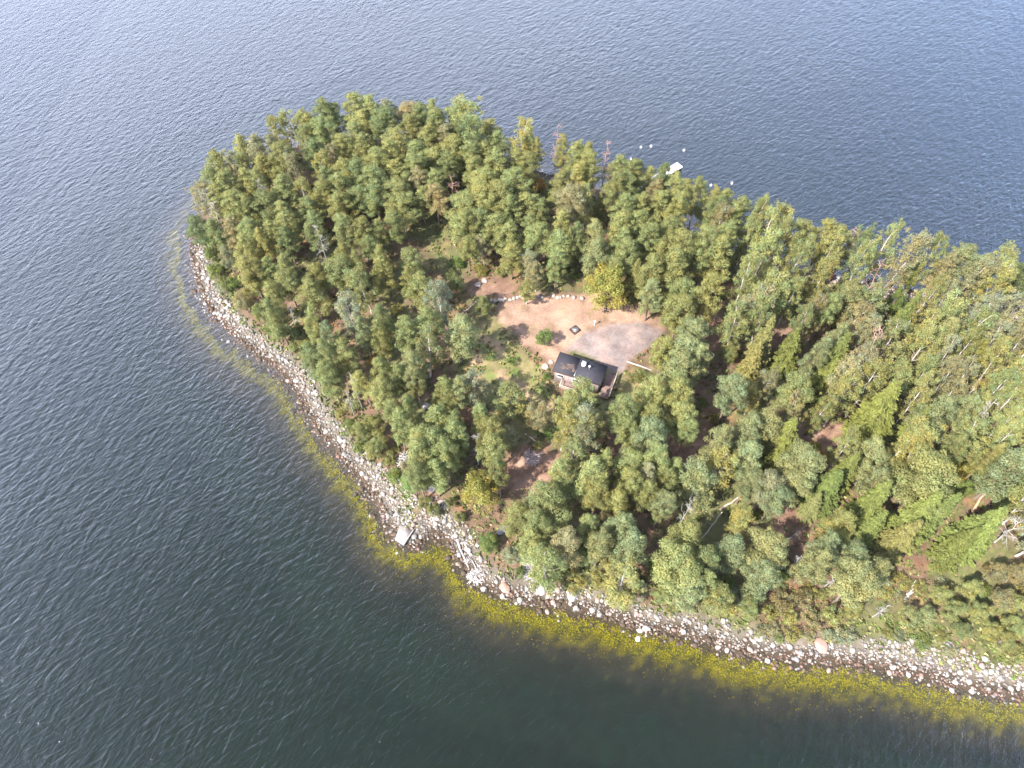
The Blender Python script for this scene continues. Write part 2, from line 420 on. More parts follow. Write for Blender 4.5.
def pine_variant(i):
    rs = np.random.RandomState(100 + i); H = 16.0
    broad = i % 3 == 2
    base = rs.uniform(0.40, 0.50) if broad else rs.uniform(0.28, 0.40)
    Rm = 2.75
    tr = MB(); lean = rs.uniform(-0.5, 0.5, 2)
    tz = np.linspace(0, 0.93, 8); TP = np.stack([lean[0] * tz ** 2 + rs.normal(0, .07, 8), lean[1] * tz ** 2 + rs.normal(0, .07, 8), tz * H], 1); TP[0, :2] = 0
    rad = 0.21 * (1 - tz) ** 0.8 + 0.03
    cols = np.array([[0.19, 0.145, 0.12] if t < 0.35 else [0.36, 0.19, 0.11] for t in tz])
    tr.tube(TP, rad, 7, cols)
    def axis(z):
        q = np.interp(z / H, tz, TP[:, 0]), np.interp(z / H, tz, TP[:, 1]); return np.array([q[0], q[1], z])
    clumps = []; nb = rs.randint(30, 38)
    for k in range(nb):
        f = (k + rs.uniform(0.1, 0.9)) / nb                        # 0 at crown base .. 1 at top
        z = H * (base + (0.97 - base) * f)
        if broad: prof = Rm * (0.55 + 0.45 * math.sin(math.pi * min(1, f * 1.05 + 0.05))) * (1 if f < 0.75 else 1 - (f - 0.75) * 2.2)
        else: prof = Rm * (0.50 + 0.5 * math.sin(math.pi * (f * 0.9 + 0.12))) * (1 - 0.62 * f ** 2)
        a = k * 2.4 + rs.uniform(-0.5, 0.5); rr = prof * rs.uniform(0.55, 1.02)
        c = axis(z) + np.array([math.cos(a) * rr, math.sin(a) * rr, 0])
        s = rs.uniform(0.75, 1.2) * (1.05 - 0.25 * f) * (1.1 if broad else 1)
        clumps.append((c, (s, s, s * rs.uniform(0.55, 0.75))))
        if rs.uniform() < 0.75:
            c2 = c + np.array([math.cos(a + .6) * .7, math.sin(a + .6) * .7, rs.uniform(-.5, .3)]); s2 = s * rs.uniform(.5, .8); clumps.append((c2, (s2, s2, s2 * .65)))
        tr.tube(bent(axis(z - 0.5 - rr * 0.2), c - np.array([0, 0, 0.15]), 4, rs, 0.06), [0.06, 0.05, 0.035, 0.02], 4, (0.19, 0.12, 0.08))
    for k in range(8):
        f = k / 7; z = H * (base + 0.06 + (0.86 - base) * f); s = 1.0 * (1.1 - 0.35 * f); clumps.append((axis(z), (s, s, 0.9)))
    clumps.append((axis(H * 0.965), (0.62, 0.62, 0.55)))
    for k in range(rs.randint(2, 6)):                                # dead stubs under the crown
        a = rs.uniform(0, 6.28); z = H * base * rs.uniform(0.55, 0.98); L = rs.uniform(0.5, 1.4)
        tr.tube([axis(z), axis(z) + np.array([math.cos(a) * L, math.sin(a) * L, -0.1])], [0.04, 0.015], 4, (0.25, 0.20, 0.17))
    return tr.mesh("pine_trunk", M_BARK), crown_mesh("pine_crown", clumps, M_NEEDLE, rs, 0.145, 6.6, out=0.80, tintvar=0.13, yellow=0.09, shell=.62), H, Rm, 0.68

def birch_variant(i, bare=False):
    rs = np.random.RandomState(200 + i); H = 18.0; Rm = 3.0
    tr = MB(); tz = np.linspace(0, 0.97, 9); ln = rs.uniform(-1.2, 1.2, 2)
    TP = np.stack([ln[0] * tz ** 1.6, ln[1] * tz ** 1.6, tz * H], 1); TP[1:, :2] += rs.normal(0, .1, (8, 2))
    col = (0.46, 0.43, 0.40)
    tr.tube(TP, 0.15 * (1 - tz) ** 0.8 + 0.02, 6, col)
    ax = lambda z: np.array([np.interp(z / H, tz, TP[:, 0]), np.interp(z / H, tz, TP[:, 1]), z])
    clumps = []; nb = 44
    for k in range(nb):
        f = (k + rs.uniform()) / nb; z = H * (0.26 + 0.72 * f)
        prof = Rm * (0.42 + 0.58 * math.sin(math.pi * (0.10 + 0.80 * f))) * (1 - 0.35 * f)
        a = k * 2.4 + rs.uniform(-.6, .6); rr = prof * rs.uniform(0.25, 1.0)
        c = ax(z) + np.array([math.cos(a) * rr, math.sin(a) * rr, 0])
        s = rs.uniform(0.5, 0.95)
        clumps.append((c, (s, s, s * 1.1)))
        clumps.append((c + rs.normal(0, .5, 3), (s * .6, s * .6, s * .8)))
        if k % 2 == 0 or rr > 1.6:
            tr.tube(bent(ax(max(1, z - 0.6 - rr * 0.9)), c, 4, rs, 0.08), [0.05, 0.035, 0.022, 0.01], 4, (0.42, 0.39, 0.35) if rs.uniform() < .2 else (0.24, 0.20, 0.17))
    return tr.mesh("birch_trunk", M_BARK), crown_mesh("birch_crown", clumps, M_LEAF, rs, 0.15, 5.2, out=0.6, droop=0.5, tintvar=0.2, yellow=0.14, aspect=0.85, shell=0.2), H, Rm, 0.66

def spruce_variant(i):
    rs = np.random.RandomState(300 + i); H = 17.0; Rm = 2.5
    tr = MB(); tr.tube([[0, 0, 0], [0.05, 0, H * .5], [0, 0, H * .98]], [0.2, 0.12, 0.02], 6, (0.16, 0.12, 0.09))
    VV, CC = [], []
    nw = 30
    for w in range(nw):
        f = w / (nw - 1); nbr = max(4, int(9 - 4 * f)); a0 = rs.uniform(0, 6.28)
        for b in range(nbr):
            z0 = H * (0.07 + 0.90 * f) + rs.uniform(-.3, .3); L = Rm * (1 - f) ** 0.8 * rs.uniform(0.62, 1.15) + 0.22
            a = a0 + b / nbr * 6.28 + rs.uniform(-.35, .35); tb = 1 + rs.uniform(-.2, .2); dr = rs.uniform(.28, .5)
            u = np.array([math.cos(a), math.sin(a), 0]); side = np.array([-u[1], u[0], 0])
            tr.tube([[0, 0, z0], u * L * .8 + [0, 0, z0 - L * dr * .8]], [0.03, 0.01], 3, (0.14, 0.10, 0.07))
            m = int(26 * L / Rm * 2.4) + 14
            t = rs.uniform(.08, 1, m) ** .8; wd = (0.10 + 0.42 * np.sqrt(1 - t * .9) * min(1, L / 1.3))
            q = u * (L * t)[:, None] + side * (rs.uniform(-1, 1, m) * wd)[:, None]
            q[:, 2] += z0 - L * dr * t + .12 * L * t * t - rs.uniform(0, .22, m)
            nr = np.column_stack([rs.normal(0, .45, m), rs.normal(0, .45, m), np.ones(m)]) + u * .35; nr /= np.linalg.norm(nr, axis=1)[:, None]
            ax_ = u + side * rs.uniform(-.7, .7, (m, 1)) + np.array([0, 0, -.35]); ax_ -= nr * (ax_ * nr).sum(1)[:, None]; ax_ /= np.linalg.norm(ax_, axis=1)[:, None]
            bx = np.cross(nr, ax_); l_ = rs.uniform(.13, .28, m)[:, None]; w_ = rs.uniform(.05, .10, m)[:, None]
            VV.append(np.stack([q - ax_ * l_ * .4 - bx * w_, q - ax_ * l_ * .4 + bx * w_, q + ax_ * l_ + bx * w_ * .45, q + ax_ * l_ - bx * w_ * .45], 1).reshape(-1, 3))
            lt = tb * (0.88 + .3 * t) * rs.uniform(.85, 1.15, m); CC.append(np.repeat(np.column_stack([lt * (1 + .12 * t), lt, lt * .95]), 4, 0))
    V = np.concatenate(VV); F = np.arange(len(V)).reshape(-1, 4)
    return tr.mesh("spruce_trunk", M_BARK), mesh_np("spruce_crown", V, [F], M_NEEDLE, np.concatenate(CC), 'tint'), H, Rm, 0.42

def broad_variant(i):
    rs = np.random.RandomState(400 + i); H = 10.0; Rm = 3.6
    tr = MB(); tr.tube(bent([0, 0, 0], [0.2, 0.1, H * .7], 5, rs, .1), [0.2, .17, .14, .1, .05], 6, (0.24, 0.20, 0.16))
    clumps = []
    for k in range(62):
        v = rs.normal(size=3); v /= np.linalg.norm(v); 
        if v[2] < -0.75: v[2] *= -1
        rr = rs.uniform(0.45, 1.0)
        c = np.array([v[0] * (Rm - .6) * rr, v[1] * (Rm - .6) * rr, H * 0.56 + v[2] * H * 0.37 * rr]); s = rs.uniform(0.6, 1.15)
        clumps.append((c, (s, s, s * .75)))
        if k % 3 == 0: tr.tube(bent([0.05, 0, H * rs.uniform(.15, .45)], c, 4, rs, .1), [.08, .06, .04, .015], 4, (0.24, 0.20, 0.16))
    return tr.mesh("broadleaf_trunk", M_BARK), crown_mesh("broadleaf_crown", clumps, M_LEAF, rs, 0.15, 5.6, out=0.7, tintvar=0.2, yellow=0.14), H, Rm, 0.56

def shrub_variant(i):
    rs = np.random.RandomState(500 + i); H = 2.6; Rm = 1.7
    tr = MB()
    clumps = []
    for k in range(24):
        a = rs.uniform(0, 6.28); rr = Rm * 0.78 * math.sqrt(rs.uniform()); z = H * (0.28 + 0.5 * rs.uniform() * (1 - (rr / Rm) ** 2 * .7))
        c = np.array([math.cos(a) * rr, math.sin(a) * rr, z]); s = rs.uniform(.35, .62); clumps.append((c, (s, s, s * .9)))
        if k % 3 == 0: tr.tube(bent([rs.uniform(-.1, .1), rs.uniform(-.1, .1), 0], c, 3, rs, .05), [.035, .025, .01], 4, (0.22, 0.17, 0.13))
    return tr.mesh("shrub_stems", M_BARK), crown_mesh("shrub_foliage", clumps, M_LEAF, rs, 0.12, 4.6, out=0.6, tintvar=0.25, yellow=0.15, shell=.3), H, Rm, 0.5

def bare_variant(i, red=False):
    rs = np.random.RandomState(600 + i); H = 13.0; Rm = 2.4
    tr = MB(); tw = MB()
    cc = (0.34, 0.21, 0.17) if red else (0.34, 0.32, 0.30)
    tz = np.linspace(0, 1, 7); TP = np.stack([rs.normal(0, .12, 7), rs.normal(0, .12, 7), tz * H], 1); TP[0, :2] = 0
    tr.tube(TP, 0.17 * (1 - tz) + .025, 6, cc)
    def grow(p, d, L, r, lev):
        q = p + d * L; P = bent(p, q, 4, rs, L * .06); (tw if lev > 0 else tr).tube(P, np.linspace(r, r * .4, 4), 4, cc)
        if lev < 3:
            for k in range(3 if lev < 2 else 4):
                t = rs.uniform(.35, 1); nd = d + rs.normal(0, .55, 3); nd /= np.linalg.norm(nd); grow(p + (q - p) * t, nd, L * rs.uniform(.35, .6), r * .55, lev + 1)
    for k in range(17):
        f = rs.uniform(.35, .97); a = k * 2.4; up = rs.uniform(-.1, .7)
        p = np.array([np.interp(f, tz, TP[:, 0]), np.interp(f, tz, TP[:, 1]), f * H])
        d = np.array([math.cos(a), math.sin(a), up]); d /= np.linalg.norm(d); grow(p, d, Rm * (1.1 - .6 * f) * rs.uniform(.6, 1), .055, 0)
    return tr.mesh("bare_trunk", M_BARK), tw.mesh("bare_branches", M_BARK), H, Rm, 0.68

KINDS = {
 'pine': [pine_variant(i) for i in range(9)],
 'birch': [birch_variant(i) for i in range(5)],
 'spruce': [spruce_variant(i) for i in range(3)],
 'broad': [broad_variant(i) for i in range(3)],
 'shrub': [shrub_variant(i) for i in range(4)],
 'dead': [bare_variant(i) for i in range(3)],
 'redbare': [bare_variant(i + 5, True) for i in range(2)],
}
NAMES = {'pine': ('pine_tree', 'trunk', 'crown', 'pine'), 'birch': ('birch_tree', 'trunk', 'crown', 'birch'), 'spruce': ('spruce_tree', 'trunk', 'crown', 'spruce'),
         'broad': ('broadleaf_tree', 'trunk', 'crown', 'broadleaf tree'), 'shrub': ('shrub', 'stems', 'foliage', 'shrub'),
         'dead': ('dead_tree', 'trunk', 'branches', 'dead tree'), 'redbare': ('bare_tree', 'trunk', 'branches', 'bare tree')}
TONE = {'g': (0.238, 0.250, 0.088), 'y': (0.285, 0.282, 0.098), 'd': (0.172, 0.194, 0.070), 'b': (0.240, 0.258, 0.112), 'o': (0.276, 0.248, 0.118),
        'Y': (0.29, 0.265, 0.060), 'B': (0.175, 0.222, 0.060), 'O': (0.36, 0.22, 0.05), 'w': (0.270, 0.270, 0.150), 'r': (0.38, 0.17, 0.13)}
TONEWORD = {'g': 'mid-green', 'y': 'yellow-green', 'd': 'dark green', 'b': 'pale blue-green', 'o': 'olive-brown', 'Y': 'bright yellow', 'B': 'bright green', 'O': 'orange', 'w': 'pale grey-green', 'r': 'reddish'}
HT = {'pine': 12.8, 'birch': 13.5, 'spruce': 12.5, 'broad': 8.5, 'shrub': 2.4, 'dead': 12.0, 'redbare': 14.0}

TREES = []   # px, py, r_px, kind, tone, height
def Z(x0, y0, sc, items):
    for it in items:
        x, y, r = it[0], it[1], it[2]; kind = it[3] if len(it) > 3 else 'pine'; tone = it[4] if len(it) > 4 else 'g'; h = it[5] if len(it) > 5 else None
        TREES.append([x0 + x / sc, y0 + y / sc, r / sc, kind, tone, h])
P_, B_, S_, D_, H_, X_, Q_ = 'pine', 'birch', 'spruce', 'broad', 'shrub', 'dead', 'redbare'
Z(180, 90, 6, [(210,430,60),(200,530,60),(120,620,65,P_,'o'),(345,320,50),(420,290,60,P_,'o'),(320,440,60,P_,'o'),(400,430,50,P_,'y'),(520,190,60,P_,'y'),(570,140,55,P_,'y'),(640,190,50),(700,110,55),(540,265,60,P_,'y'),(780,230,50),(840,110,60),(930,100,55),(985,60,50),(950,160,50),(860,250,55),(740,300,50,P_,'y'),(800,380,55,P_,'d'),(620,420,60),(500,470,60),(690,460,50,P_,'o'),(830,460,60,P_,'y'),(930,400,55,P_,'o'),(980,350,50),(400,560,55),(290,570,60),(245,650,60),(340,700,60),(470,560,50),(530,690,70,P_,'d'),(640,600,65),(740,620,60,P_,'y'),(760,710,55),(870,620,60),(960,580,60),(980,680,60),(880,540,50),(640,745,50,P_,'y'),(420,720,50),(980,470,50),(450,350,50,P_,'o'),
 (690,235,45,X_),(505,610,40,X_),(190,680,55,X_),(550,360,45,P_,'w')])
Z(350, 90, 6, [(30,60,55),(130,60,60),(240,110,55,P_,'o'),(310,50,50),(370,110,60,P_,'o'),(455,80,45),(545,60,45,P_,'y'),(80,190,65,P_,'y'),(190,200,65,P_,'d'),(40,270,50),(380,210,55),(440,150,45),(460,290,60),(530,190,60),(610,190,60),(570,290,50,P_,'o'),(650,270,60,P_,'d'),(100,350,60),(280,320,75,P_,'y'),(260,400,60),(170,430,55),(400,390,60),(380,480,60),(500,420,55),(565,460,50,P_,'d'),(610,370,60),(40,500,60,P_,'d'),(130,560,65),(270,500,60),(290,600,65),(420,560,50,P_,'o'),(430,650,50),(520,560,50),(160,650,60),(50,650,50),(300,710,70),(700,400,60),(785,385,60),(750,490,60),(800,560,60),(870,440,65),(880,340,60),(915,490,50),(985,430,50),(1000,560,60),(790,640,70),(890,650,70),(670,710,75),(960,700,50),(630,100,65,B_,'o'),(720,170,80,B_,'y'),(760,260,70,B_,'g'),(880,130,70,P_,'y'),(975,160,55,P_,'y'),(870,230,60,P_,'y'),
 (620,590,60,Q_,'r',10),(520,650,50,P_,'o')])
Z(520, 90, 6, [(80,180,60,B_,'y'),(30,240,40),(90,270,45,P_,'y'),(160,280,40),(95,360,55),(330,390,60),(420,380,50),(400,470,60),(350,540,50,P_,'y'),(275,330,32),(40,470,50),(30,570,50),(250,580,70),(290,660,75,P_,'o'),(600,500,75),(670,530,60),(560,590,60),(640,600,70),(730,490,40),(795,520,50),(870,430,42,P_,'y'),(870,550,40,P_,'d'),(795,620,60,P_,'o'),(820,690,70),(900,610,60),(970,540,60),(975,630,60),(130,720,50),(40,690,60),(400,660,60,B_,'y'),(620,720,60),(720,700,60),(475,725,45,S_,'d',11),(920,720,60),(230,300,48,Q_,'r',15),(510,430,58,Q_,'r',16),(110,560,50,H_,'O',3)])
Z(690, 150, 6, [(80,240,50),(190,220,60),(210,320,60),(150,370,50),(315,205,42,S_,'d',18),(330,350,60),(240,430,60),(400,410,50),(610,340,60),(840,290,90),(800,240,55,P_,'o'),(905,360,60),(700,440,70),(750,500,70),(890,470,80),(680,560,60),(800,570,60),(150,470,70,B_,'o'),(60,580,70),(170,640,80),(200,540,60),(390,480,60,B_,'y'),(340,560,60,B_,'y'),(530,430,80,B_,'y'),(480,540,80,B_,'y'),(560,610,70,B_,'y'),(640,690,60,B_,'y'),(830,650,70,B_,'y'),(950,620,60,Q_,'o',15),(990,430,50,B_,'o')])
Z(854, 180, 6, [(90,220,70,B_,'o'),(220,240,80,B_,'y'),(60,330,60,B_,'g'),(170,350,70,B_,'y'),(540,270,80,P_,'y'),(430,310,60,P_,'b'),(640,320,80,B_,'o'),(330,420,80,B_,'o'),(450,400,60,B_,'y'),(110,460,70,B_,'y'),(780,310,50,B_,'o'),(960,320,50,B_,'o'),(730,460,80,P_,'b'),(880,420,80,P_,'g'),(590,500,80,P_,'b'),(540,600,60,P_,'o'),(150,620,65,Q_,'w',15),(330,620,60,D_,'B'),(250,720,60,D_,'B'),(690,640,80,B_,'o'),(860,560,80,B_,'y'),(860,660,80,B_,'y'),(980,540,60,P_,'d'),(40,560,60,B_,'y'),(540,720,50,B_,'o'),(430,700,60,B_,'y'),(360,520,55,B_,'g')])
Z(180, 218, 6, [(100,60,55,P_,'d'),(220,70,60,P_,'d'),(330,70,60,P_,'o'),(430,90,60),(410,190,60),(500,140,45,P_,'y'),(560,100,50),(640,120,55,P_,'d'),(650,40,50,P_,'y'),(290,250,60,D_,'o',8),(430,310,65,P_,'y'),(380,500,60,D_,'o',6),(450,400,55,D_,'g',8),(540,300,50),(640,370,65),(620,290,55),(560,470,50),(570,570,60),(580,670,60,D_,'g',8),(800,450,80),(830,350,55),(950,320,75),(985,230,60),(800,60,65),(990,70,60,P_,'y'),(700,670,55,H_,'d',3),(780,640,50),(880,700,50,P_,'b'),(480,560,50,D_,'g',7),(180,200,50,H_,'B',4),(205,310,55,H_,'B',4),(160,130,50,D_,'B',6),(320,380,50,H_,'B',4),(250,390,50,H_,'g',4),(850,130,50,X_,'w'),(660,560,30,X_,'w',6)])
Z(350, 218, 6, [(70,80,60),(170,70,55),(270,50,60,P_,'d'),(120,180,50),(190,240,60),(210,320,70),(370,250,75),(350,360,50),(430,390,85),(690,50,80),(780,20,50),(710,180,55,P_,'g',11),(880,60,70),(960,100,70),(970,220,60),(800,190,60,B_,'o',9),(640,400,60,D_,'d',6),(790,510,42,P_,'g',6),(650,670,100,P_,'b'),(350,680,80),(470,630,80),(30,290,50),(90,670,60,P_,'b'),(210,600,60),(200,710,60),(285,540,40,H_,'Y',3),(780,310,50,H_,'Y',2.6),(640,260,50,H_,'B',3),(900,320,40,H_,'g',2.5),(320,600,30,H_,'B',2),(600,330,40,H_,'d',2.5)])
Z(520, 218, 6, [(120,110,70),(50,60,50),(250,40,60),(230,170,75),(220,260,55),(350,120,45,P_,'d'),(450,110,60,P_,'b'),(460,210,70,P_,'b'),(600,50,80),(600,150,60),(620,220,65),(700,60,80),(770,150,60),(830,240,70),(780,340,75),(900,90,60),(960,200,80),(940,320,85),(970,450,70),(680,380,60,S_,'d',12),(310,200,50,S_,'d',14),(530,330,75,B_,'o',12),(530,410,165,D_,'Y',11),(960,560,80),(790,440,60,P_,'b'),(40,420,45,B_,'y',8),(40,250,60,B_,'o',10),(150,715,62,D_,'B',4.2),(850,550,35,H_,'Y',2.5),(100,330,50,B_,'o',9),(330,340,35,H_,'B',2),(560,330,50,P_,'g')])
Z(690, 278, 6, [(100,90,75),(40,330,80,P_,'b'),(40,460,75,P_,'b'),(230,450,60,D_,'g',7),(450,80,100,B_,'y'),(370,150,90,B_,'w'),(290,260,80,B_,'y'),(440,210,75,B_,'g'),(330,50,60,B_,'y'),(430,400,70,S_,'g'),(600,450,75,S_,'B',14),(740,190,60,B_,'o'),(690,260,55,B_,'g'),(620,90,60,B_,'y'),(930,130,80,P_,'b'),(960,250,80,B_,'o'),(870,370,60,P_,'b'),(760,440,60,P_,'b'),(860,510,75,S_,'B',17),(790,630,75,S_,'B',14),(250,680,75,P_,'b'),(480,600,60,B_,'o',12),(620,700,80,P_,'g'),(380,710,55,B_,'y',10),(960,570,85,B_,'w'),(930,700,80,B_,'y'),(800,40,60,B_,'y'),(845,25,30,H_,'r',2.5),(190,95,35,H_,'B',2),(830,180,50,P_,'g')])
Z(854, 308, 6, [(60,120,80,B_,'o'),(90,260,90,Q_,'w',18),(60,350,80,B_,'w'),(440,130,75,B_,'y'),(420,220,75,B_,'y'),(300,50,50,S_,'B',14),(600,60,90,B_,'y'),(700,130,85,B_,'g'),(780,60,80,B_,'w'),(570,170,60,P_,'b'),(660,260,60,B_,'g'),(750,290,60,B_,'Y',14),(870,320,75,B_,'y'),(930,420,75,B_,'y'),(560,310,60,B_,'w'),(150,390,80,B_,'y'),(260,420,75,B_,'y'),(80,470,85,B_,'g'),(440,380,75,B_,'y'),(560,410,70,B_,'o'),(660,430,75,B_,'o'),(400,520,60,B_,'y'),(850,480,70,B_,'g'),(990,220,60,B_,'o'),(950,560,80,B_,'y'),(880,690,75,B_,'y'),(140,660,120,S_,'B',20),(350,700,55,S_,'B',13),(490,640,95,P_,'b'),(740,600,60,P_,'g'),(650,640,55,P_,'b'),(995,690,60,B_,'y'),(750,660,50,X_,'w',17)])
Z(300, 346, 6, [(60,80,60,P_,'d'),(180,50,50),(280,50,70),(180,170,60),(230,230,60,D_,'o',8),(480,160,60),(480,270,65,P_,'y'),(390,220,40,P_,'y'),(670,130,85,P_,'b'),(700,200,55,P_,'b'),(600,200,60),(570,370,60),(650,370,60),(590,460,50),(850,270,60),(910,290,55),(985,260,60,P_,'b'),(830,430,85),(930,470,70),(820,580,80),(720,550,60),(460,470,60,D_,'g',7),(470,570,60,D_,'g',7),(370,520,70,D_,'g',6),(340,600,45,H_,'B',3),(680,500,50),(720,650,75),(880,660,60),(430,620,55,D_,'g',5),(510,50,45,H_,'B',3),(440,80,50,H_,'O',2),(330,230,50,X_,'w',11),(290,310,35,X_,'w',8)])
Z(440, 346, 6, [(210,220,100,B_,'w',14),(390,290,85,B_,'y',12),(100,440,75),(30,420,60),(250,420,65,P_,'g'),(300,510,75),(100,560,60),(320,600,75),(60,620,60),(600,380,70,B_,'o',10),(480,390,50,D_,'d',5),(830,285,78,B_,'y',15),(750,370,75,B_,'y',14),(860,420,85,B_,'w',15),(930,480,70,P_,'b'),(740,490,60,B_,'y',13),(870,580,80,B_,'o',14),(790,650,75,B_,'y',13),(410,530,50,P_,'w',8),(640,510,50,H_,'B',2.4),(430,85,40,H_,'B',2),(220,590,55,X_,'w',10),(640,180,30,H_,'B',2),(590,590,35,H_,'g',2)])
Z(590, 346, 6, [(350,280,75,P_,'g'),(210,400,70),(220,500,60),(350,430,60),(350,540,85,P_,'b'),(540,50,100,P_,'b'),(560,140,80,P_,'b'),(440,40,60,P_,'g'),(500,240,70),(550,320,75),(530,420,75),(580,500,50),(840,70,65,D_,'g',8),(970,100,60,S_,'g',13),(860,260,75,P_,'b'),(990,320,50,B_,'o',11),(780,560,75,P_,'b'),(960,520,85,P_,'b'),(230,690,75),(370,690,70),(510,740,60),(80,700,60),(750,720,95,B_,'y',13),(30,440,50,P_,'b'),(980,650,80,P_,'b'),(260,190,50,H_,'g',2),(310,170,50,H_,'g',1.8),(680,340,45,H_,'B',1.8),(750,430,40,H_,'Y',2),(430,390,35,X_,'w',5)])
Z(720, 400, 6, [(250,130,100,P_,'b'),(310,310,110,P_,'b'),(490,390,100,P_,'b'),(430,490,90,P_,'b'),(300,510,80,P_,'o'),(330,590,70,P_,'b'),(170,490,65,P_,'b'),(160,240,60,P_,'b'),(190,380,60,P_,'b'),(50,430,85,B_,'y',13),(440,50,60,B_,'o'),(585,350,40,D_,'O',6),(550,285,32,D_,'Y',5),(900,130,130,S_,'B',20),(740,450,80,S_,'y',15),(760,290,60,B_,'y'),(930,340,85,P_,'b'),(960,480,75,P_,'b'),(880,640,100,S_,'y',17),(700,740,80,P_,'g'),(560,640,45,S_,'g',10),(600,40,60,B_,'g'),(130,680,70,B_,'y',10),(235,690,45,H_,'B',3)])
Z(854, 430, 6, [(440,270,140,P_,'g',19),(150,190,100,P_,'b'),(170,300,75,P_,'b'),(290,110,70,B_,'y'),(60,450,85,S_,'y',17),(80,590,75,S_,'B',14),(370,530,105,S_,'y',18),(480,510,75,S_,'B',17),(250,660,90,S_,'g',15),(650,250,50,D_,'Y',7),(640,360,60,D_,'B',8),(940,230,120,P_,'b',18),(900,80,70,B_,'y'),(985,40,60,B_,'y'),(730,620,115,S_,'B',18),(600,700,80,S_,'B',14),(960,590,90,X_,'w',8),(800,170,50,P_,'g'),(600,110,50,P_,'g')])
Z(380, 460, 6, [(180,140,80,D_,'B',6),(330,80,60),(320,295,48,H_,'d',3.4),(590,180,135,D_,'Y',11),(650,490,75,D_,'B',4.5),(820,340,75),(720,60,50,P_,'d'),(930,470,75),(960,380,70),(480,340,40,H_,'g',3),(420,250,40,H_,'g',3),(840,670,32,H_,'B',2),(780,570,60,D_,'w',4),(240,90,50,P_,'g')])
Z(500, 440, 6, [(90,460,75),(310,370,105),(220,500,75),(230,630,75),(380,600,90,P_,'o'),(550,220,90,P_,'y'),(580,330,70),(630,100,50),(760,140,75),(780,240,65),(900,110,70),(880,220,60,P_,'w'),(870,300,60),(690,360,75),(980,250,50),(980,370,60,P_,'b'),(720,500,85,P_,'b'),(540,500,50),(600,640,70,P_,'b'),(790,640,85,P_,'b'),(480,80,75,B_,'y',12),(370,190,60,P_,'y'),(500,700,55,D_,'g',6),(640,720,45,H_,'y',3),(930,480,35,H_,'B',2)])
Z(640, 500, 6, [(280,220,95),(230,370,120,P_,'g',17),(370,360,75),(300,520,90,P_,'b'),(130,570,60,D_,'g',6),(540,310,90,P_,'b'),(600,100,80,B_,'y',12),(470,590,110,D_,'y',10),(770,300,95,P_,'b'),(730,430,90,P_,'b'),(650,640,65,D_,'g',7),(270,70,50,X_,'w',14),(720,110,50,H_,'B',3),(860,600,75,H_,'o',4),(400,480,55,P_,'g')])
Z(760, 540, 6, [(60,210,75,P_,'g'),(330,120,80,P_,'b'),(580,250,105,P_,'b'),(680,170,75,P_,'b'),(560,90,70,P_,'b'),(420,60,75,P_,'b'),(260,350,75,H_,'o',4),(150,340,70,H_,'y',4),(440,440,70,H_,'y',4),(320,470,70,H_,'o',3),(180,450,65,H_,'y',3.4),(560,410,50,D_,'g',5),(230,120,45,X_,'w',5),(430,240,45,X_,'w',4.5),(730,420,40,X_,'w',3),(900,450,60,D_,'b',5),(60,430,60,H_,'g',3)])
Z(854, 540, 6, [(700,290,75,D_,'y',6),(850,190,75,D_,'o',6),(600,420,70,D_,'y',5),(760,430,75,D_,'y',5.5),(890,350,80,D_,'o',6),(960,520,80,D_,'y',5),(985,200,70,D_,'o',6),(430,450,65,D_,'b',5),(640,540,60,D_,'g',4),(900,600,80,D_,'y',5),(980,680,70,H_,'y',3),(350,500,60,H_,'g',3),(980,380,70,D_,'y',6),(830,540,60,D_,'y',4.5),(520,330,60,D_,'y',5)])

DECID_EAST = [(700, 800, 250, 400)]
def solve(t):
    px, py, rp, kind, tone, h = t
    if px > 740 and py < 290: py -= 9
    tall = 1.2 if px > 660 and py < 290 else (1.08 if px > 700 and py < 480 else 1.0)
    h = h * .85 if h and kind in ('pine', 'birch', 'spruce') else h
    h = h or HT[kind] * rnd.uniform(0.9, 1.1) * (0.86 if kind == 'pine' and px < 560 and py < 300 else tall)
    if kind in ('pine', 'birch'): rp *= (1.2 if kind == 'pine' else 1.4) * (1.14 if px < 540 and py < 225 else 1) * (.84 if 350 < px < 490 and 225 < py < 425 else 1)
    if kind == 'spruce': rp *= 1.15
    if kind == 'spruce' and tone in 'yg': tone = t[4] = 'B' if tone == 'y' else 'g'
    cf = KINDS[kind][0][4]; z = 2.0
    for _ in range(6):
        p = unproj(px, py, z + h * cf); P = np.array([p[:2]]); z = float(height_from(P, sdist(P))[0])
    d = float(sdist(P)[0])
    dd = -(-p[1] * SP + (p[2] - CAM_Z) * CP)
    return p[0], p[1], z, h, rp * dd / FPX, d
placed = []
